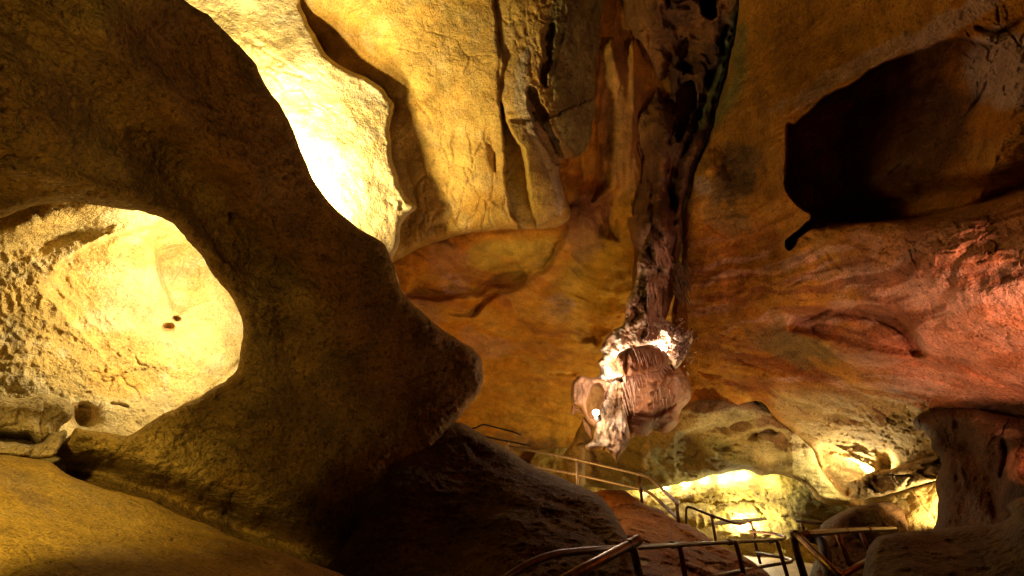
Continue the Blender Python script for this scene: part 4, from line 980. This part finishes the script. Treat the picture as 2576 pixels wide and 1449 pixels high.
h = empty("handrail", P(1450, 1230, 10.4), "pale pinkish two-bar handrail sloping down behind the dark boulder", "handrail")
bar("top_rail", S3([(1279, 1122, 11.6), (1450, 1156, 10.6), (1610, 1194, 9.8), (1632, 1200, 9.6), (1706, 1267, 8.6)]), .025, M_pink, h, cor=.1)
bar("lower_rail", S3([(1262, 1150, 11.8), (1335, 1172, 11.3), (1450, 1194, 10.6), (1612, 1231, 9.8), (1636, 1240, 9.6), (1706, 1304, 8.6)]), .026, M_pink, h, cor=.1)
for a, b in (((1278, 1114, 11.6), (1277, 1190, 11.6)), ((1450, 1155, 10.6), (1453, 1250, 10.5)), ((1608, 1193, 9.8), (1616, 1275, 9.7)), ((1702, 1264, 8.65), (1709, 1330, 8.55))):
    bar("post", S3([a, b]), .026, M_pink if a[0] < 1500 else M_dk, h)
for a in ((1450, 1156, 10.6), (1446, 1193, 10.6), (1608, 1194, 9.8), (1612, 1231, 9.8)):
    collar(P(*a), P(a[0] + 20, a[1] + 4, a[2] - .1), .034, M_pink, h, .09)
h = empty("handrail", P(1880, 1420, 8.6), "dark bent pipe rail crossing in front of the bright grotto", "handrail")
bar("top_rail", S3([(1727, 1330, 10.2), (1726, 1280, 10.2), (1730, 1275, 10.2), (1740, 1277, 10.1), (1792, 1298, 9.5), (1850, 1317, 9.1), (1868, 1319, 9.0), (1882, 1312, 8.9), (1889, 1314, 8.85), (1893, 1330, 8.85), (1902, 1375, 8.8), (1913, 1418, 8.75)]), .022, M_dk, h, cor=.05)
bar("post", S3([(1790, 1298, 9.5), (1801, 1362, 9.45)]), .024, M_dk, h)
for a, b in (((1793, 1299, 9.5), (1810, 1305, 9.4)), ((1897, 1338, 8.85), (1899, 1350, 8.85)), ((1908, 1391, 8.78), (1909, 1400, 8.78))): collar(P(*a), P(*b), .034, M_dk, h, .08)
h = empty("handrail", P(1850, 1449, 6.6), "dark looping two-bar pipe rail curving through the bottom centre", "handrail")
bar("top_rail", S3([(1200, 1500, 2.7), (1290, 1442, 3.0), (1345, 1410, 3.15), (1400, 1392, 3.3), (1500, 1383, 3.65), (1600, 1377, 4.4), (1700, 1371, 5.4), (1840, 1364, 6.5), (1940, 1359, 7.4), (1972, 1356, 7.8), (1975, 1350, 8.1), (1955, 1344, 8.4), (1886, 1336, 8.75)]), .021, M_dk, h, cor=.10)
bar("lower_rail", S3([(1700, 1470, 5.5), (1820, 1446, 6.2), (1930, 1423, 7.2), (1990, 1414, 7.8), (1993, 1409, 8.0), (1975, 1404, 8.3), (1903, 1391, 8.75)]), .022, M_dk, h, cor=.10)
for a, b in (((1706, 1370, 5.6), (1729, 1480, 5.5)), ((1848, 1363, 6.55), (1880, 1480, 6.4)), ((1952, 1359, 7.55), (1990, 1480, 7.4))):
    bar("post", S3([(a[0] - 14, a[1] + 1, a[2] - .05), (a[0] + 2, a[1], a[2]), (a[0] + 6, a[1] + 14, a[2]), b]), .026, M_dk, h, cor=.07)
    collar(P(a[0] - 12, a[1] + .5, a[2] - .08), P(a[0] + 10, a[1] - .5, a[2] + .08), .036, M_dk, h, .10)
h = empty("handrail", P(1602, 1470, 2.75), "thick shiny brass-coloured handrail end with a ribbed collar", "handrail")
bar("top_rail", S3([(1360, 1500, 2.35), (1430, 1452, 2.5), (1604, 1360, 2.85)]), .0235, M_brass, h, 24)
a, b = P(1578, 1373, 2.8), P(1606, 1358, 2.86)
V, Fc = tube([a, a + (b - a) * .12, a + (b - a) * .2, b], [.029, .029, .026, .026], 24); mesh_np("collar", V, Fc, M_brass, None, h)
for t in (.45, .6, .75): collar(a + (b - a) * t, b + (b - a), .0275, M_brass, h, .006, "ring")
bar("post", S3([(1590, 1372, 2.83), (1598, 1400, 2.83), (1616, 1480, 2.8)]), .020, M_brass, h, 18)
h = empty("handrail", P(2030, 1460, 3.6), "thick olive and copper pipe rail bending at a corner joint on the lower right", "handrail")
bar("top_rail", S3([(2016, 1347, 3.95), (2045, 1342, 4.3), (2120, 1336, 5.2), (2190, 1332, 6.2), (2252, 1330, 7.0)]), .024, M_cop, h, 18, .02)
bar("sloping_rail", S3([(1999, 1346, 3.9), (2012, 1352, 3.85), (2052, 1392, 3.6), (2140, 1480, 3.2)]), .0245, M_brass, h, 20, .06)
bar("post", S3([(2003, 1346, 3.9), (1996, 1352, 3.9), (2002, 1380, 3.85), (2032, 1480, 3.7)]), .024, M_dk, h, 18, .04)
for a, b in (((2104, 1338, 5.0), (2140, 1425, 4.9)), ((2164, 1334, 5.8), (2192, 1400, 5.7))): bar("post", S3([a, b]), .022, M_cop if a[0] < 2150 else M_dk, h)
bar("lower_rail", S3([(2110, 1452, 4.4), (2172, 1418, 4.9), (2196, 1404, 5.2)]), .026, M_cop, h)
for a, b, r in (((2030, 1345, 4.1), (2045, 1343, 4.25), .031), ((2012, 1352, 3.86), (2022, 1361, 3.8), .031), ((2128, 1336, 5.3), (2150, 1335, 5.6), .030), ((2186, 1332, 6.1), (2200, 1331, 6.3), .030), ((2003, 1346, 3.9), (2014, 1344, 4.0), .033)):
    collar(P(*a), P(*b), r, M_cop if r < .031 else M_dk, h, .05)
h = empty("handrail", P(2140, 1340, 8.6), "thin dark far rail running above the copper pipe on the right", "handrail")
bar("top_rail", S3([(2003, 1311, 8.9), (2080, 1317, 8.7), (2146, 1323, 8.5), (2205, 1326, 8.3), (2229, 1317, 8.2), (2237, 1322, 8.2), (2247, 1352, 8.1)]), .022, M_dk, h, cor=.06)
bar("post", S3([(2017, 1313, 8.85), (2026, 1350, 8.8)]), .022, M_dk, h)
h = tag(mesh_np("hose", *tube(bend(S3([(2035, 1352, 4.6), (2052, 1355, 4.6), (2070, 1366, 4.5), (2076, 1385, 4.4), (2080, 1420, 4.3), (2092, 1490, 4.1)]), .12), .040, 18), M_blk), "thick black hose bending down behind the corner joint of the copper pipe rail", "hose")

# cables pinned to the far wall
for pts, lb in ((((1188, 1078, 12.4), (1200, 1075, 12.4), (1215, 1067, 12.5), (1290, 1086, 12.7), (1310, 1094, 12.8)), "upper of two dark cables sagging on the far wall above the handrail"),
                (((1221, 1098, 12.4), (1255, 1106, 12.5), (1300, 1114, 12.7), (1335, 1122, 12.8)), "lower of two dark cables sagging on the far wall above the handrail")):
    h = tag(mesh_np("cable", *tube(bend(S3(pts), .2), .018, 8), M_blk), lb, "cable", "cables on the far wall")
# narrow light trough, shaped like a rock ledge, hiding the grotto lamps
o = patch("light_trough", [(1780, 1316), (1800, 1311), (1850, 1307), (1905, 1302), (1925, 1300), (1930, 1306), (1905, 1311), (1850, 1317), (1805, 1322)],
  [(1780, 1316, 10.75), (1850, 1312, 10.7), (1930, 1303, 10.7)], feats=[n_fbm(4, .03, 3, 250)], grain=[], pal=[(.3, .22, .07)], stp=2, mat=M_right, curl=(4, .03), thick=.06, jit=1, seed=41)
tag(o, "thin dark light trough between the two white-lit strips of the grotto wall", "rock")
# ================================================================== lamps and added fill lights
SC.view_settings.exposure = -0.3
WARM = (1.0, .68, .20)
light('SPOT', P(800, 545, 6.95), 720, (1, .75, .36), .16, P(930, 260, 8.8), 145, .9, name="light_behind_arch")
light('SPOT', P(655, 250, 6.6), 750, (1, .76, .40), .06, P(640, 60, 8.0), 125, .8, name="light_behind_arch")  # extra light added to brighten the top of the bulge
light('POINT', P(660, 790, 6.2), 55, (1, .78, .40), .06, name="floodlight_chamber")
light('SPOT', P(560, 625, 6.05), 290, (1, .80, .46), .06, P(330, 700, 6.1), 155, .6, name="floodlight_chamber")
light('SPOT', (-2.2, .4, 2.9), 820, WARM, .12, P(-320, 1310, 2.6), 46, .7, name="floodlight_slab")
light('SPOT', P(3450, 1150, 2.8), 560, (1, .46, .30), .15, P(2330, 780, 5.6), 92, .9, name="pink_light")
light('POINT', P(1300, 1220, 9.5), 135, (1, .46, .08), .15, name="floodlight_path")
light('SPOT', P(1380, 1260, 7.2), 260, (1, .56, .38), .05, P(1610, 860, 8.4), 30, .8, name="cluster_fill")  # unseen spot added from below as rosy fill on the cluster
light('POINT', P(1556, 922, 8.36), 24, (1, .74, .55), .03, name="cluster_light")
light('POINT', P(1495, 1066, 8.0), 26, (1, .74, .50), .03, name="cluster_light")
for x, y, d, W in ((1620, 1232, 13.0, 45), (1670, 1222, 12.75, 45), (1720, 1211, 12.35, 40), (1770, 1203, 12.1, 40), (1820, 1194, 11.85, 40), (1870, 1190, 11.75, 40), (1940, 1196, 11.5, 18)):
    light('POINT', P(x, y, d), W, (1, .86, .56), .05, name="grotto_light")
light('POINT', P(1870, 1310, 10.85), 150, (1, .85, .5), .02, name="trough_light")
light('POINT', P(2166, 1206, 9.0), 150, (1, .85, .5), .03, name="niche_light")
light('SPOT', P(2395, 1285, 7.5), 130, (1, .8, .45), .03, P(2325, 1260, 8.1), 125, .5, name="pillar_light")
light('SPOT', (-1.4, -.9, 2.2), 200, (1, .62, .22), .15, P(330, 420, 3.8), 62, 1.0, name="arch_fill")  # weak fill added behind the camera for the arch face
light('POINT', P(1668, 872, 8.45), 22, (1, .74, .55), .03, name="cluster_light")  # added light for the frosty right lobe, apart from the glowing bulb
light('SPOT', P(1830, 1398, 8.6), 170, (1, .74, .34), .06, P(1950, 1020, 8.9), 100, .6, name="grotto_fill")  # unseen fill added to lift the hanging ledge
light('SPOT', P(765, 430, 7.0), 280, (1, .80, .48), .04, P(800, 400, 8.2), 150, .7, name="light_behind_arch")  # added close to the bulge to widen its white area
light('SPOT', P(712, 320, 6.95), 230, (1, .80, .48), .04, P(730, 280, 8.2), 150, .7, name="light_behind_arch")  # another unseen light added near the bulge for the same glare
light('SPOT', (-2.7, -.2, 1.75), 75, (1, .68, .24), .03, P(560, 960, 4.7), 24, .35, name="arch_patch_spot")  # narrow spot added to make a lit patch beside the hole
light('POINT', P(1514, 940, 7.98), 32, (1, .78, .62), .03, name="cluster_light")  # added light that whitens the cluster's lower left edge
light('SPOT', P(2330, 1430, 4.3), 130, (1, .45, .28), .12, P(2260, 820, 6.0), 75, .9, name="pink_light")  # second pink light, added low to broaden the glow on the ceiling
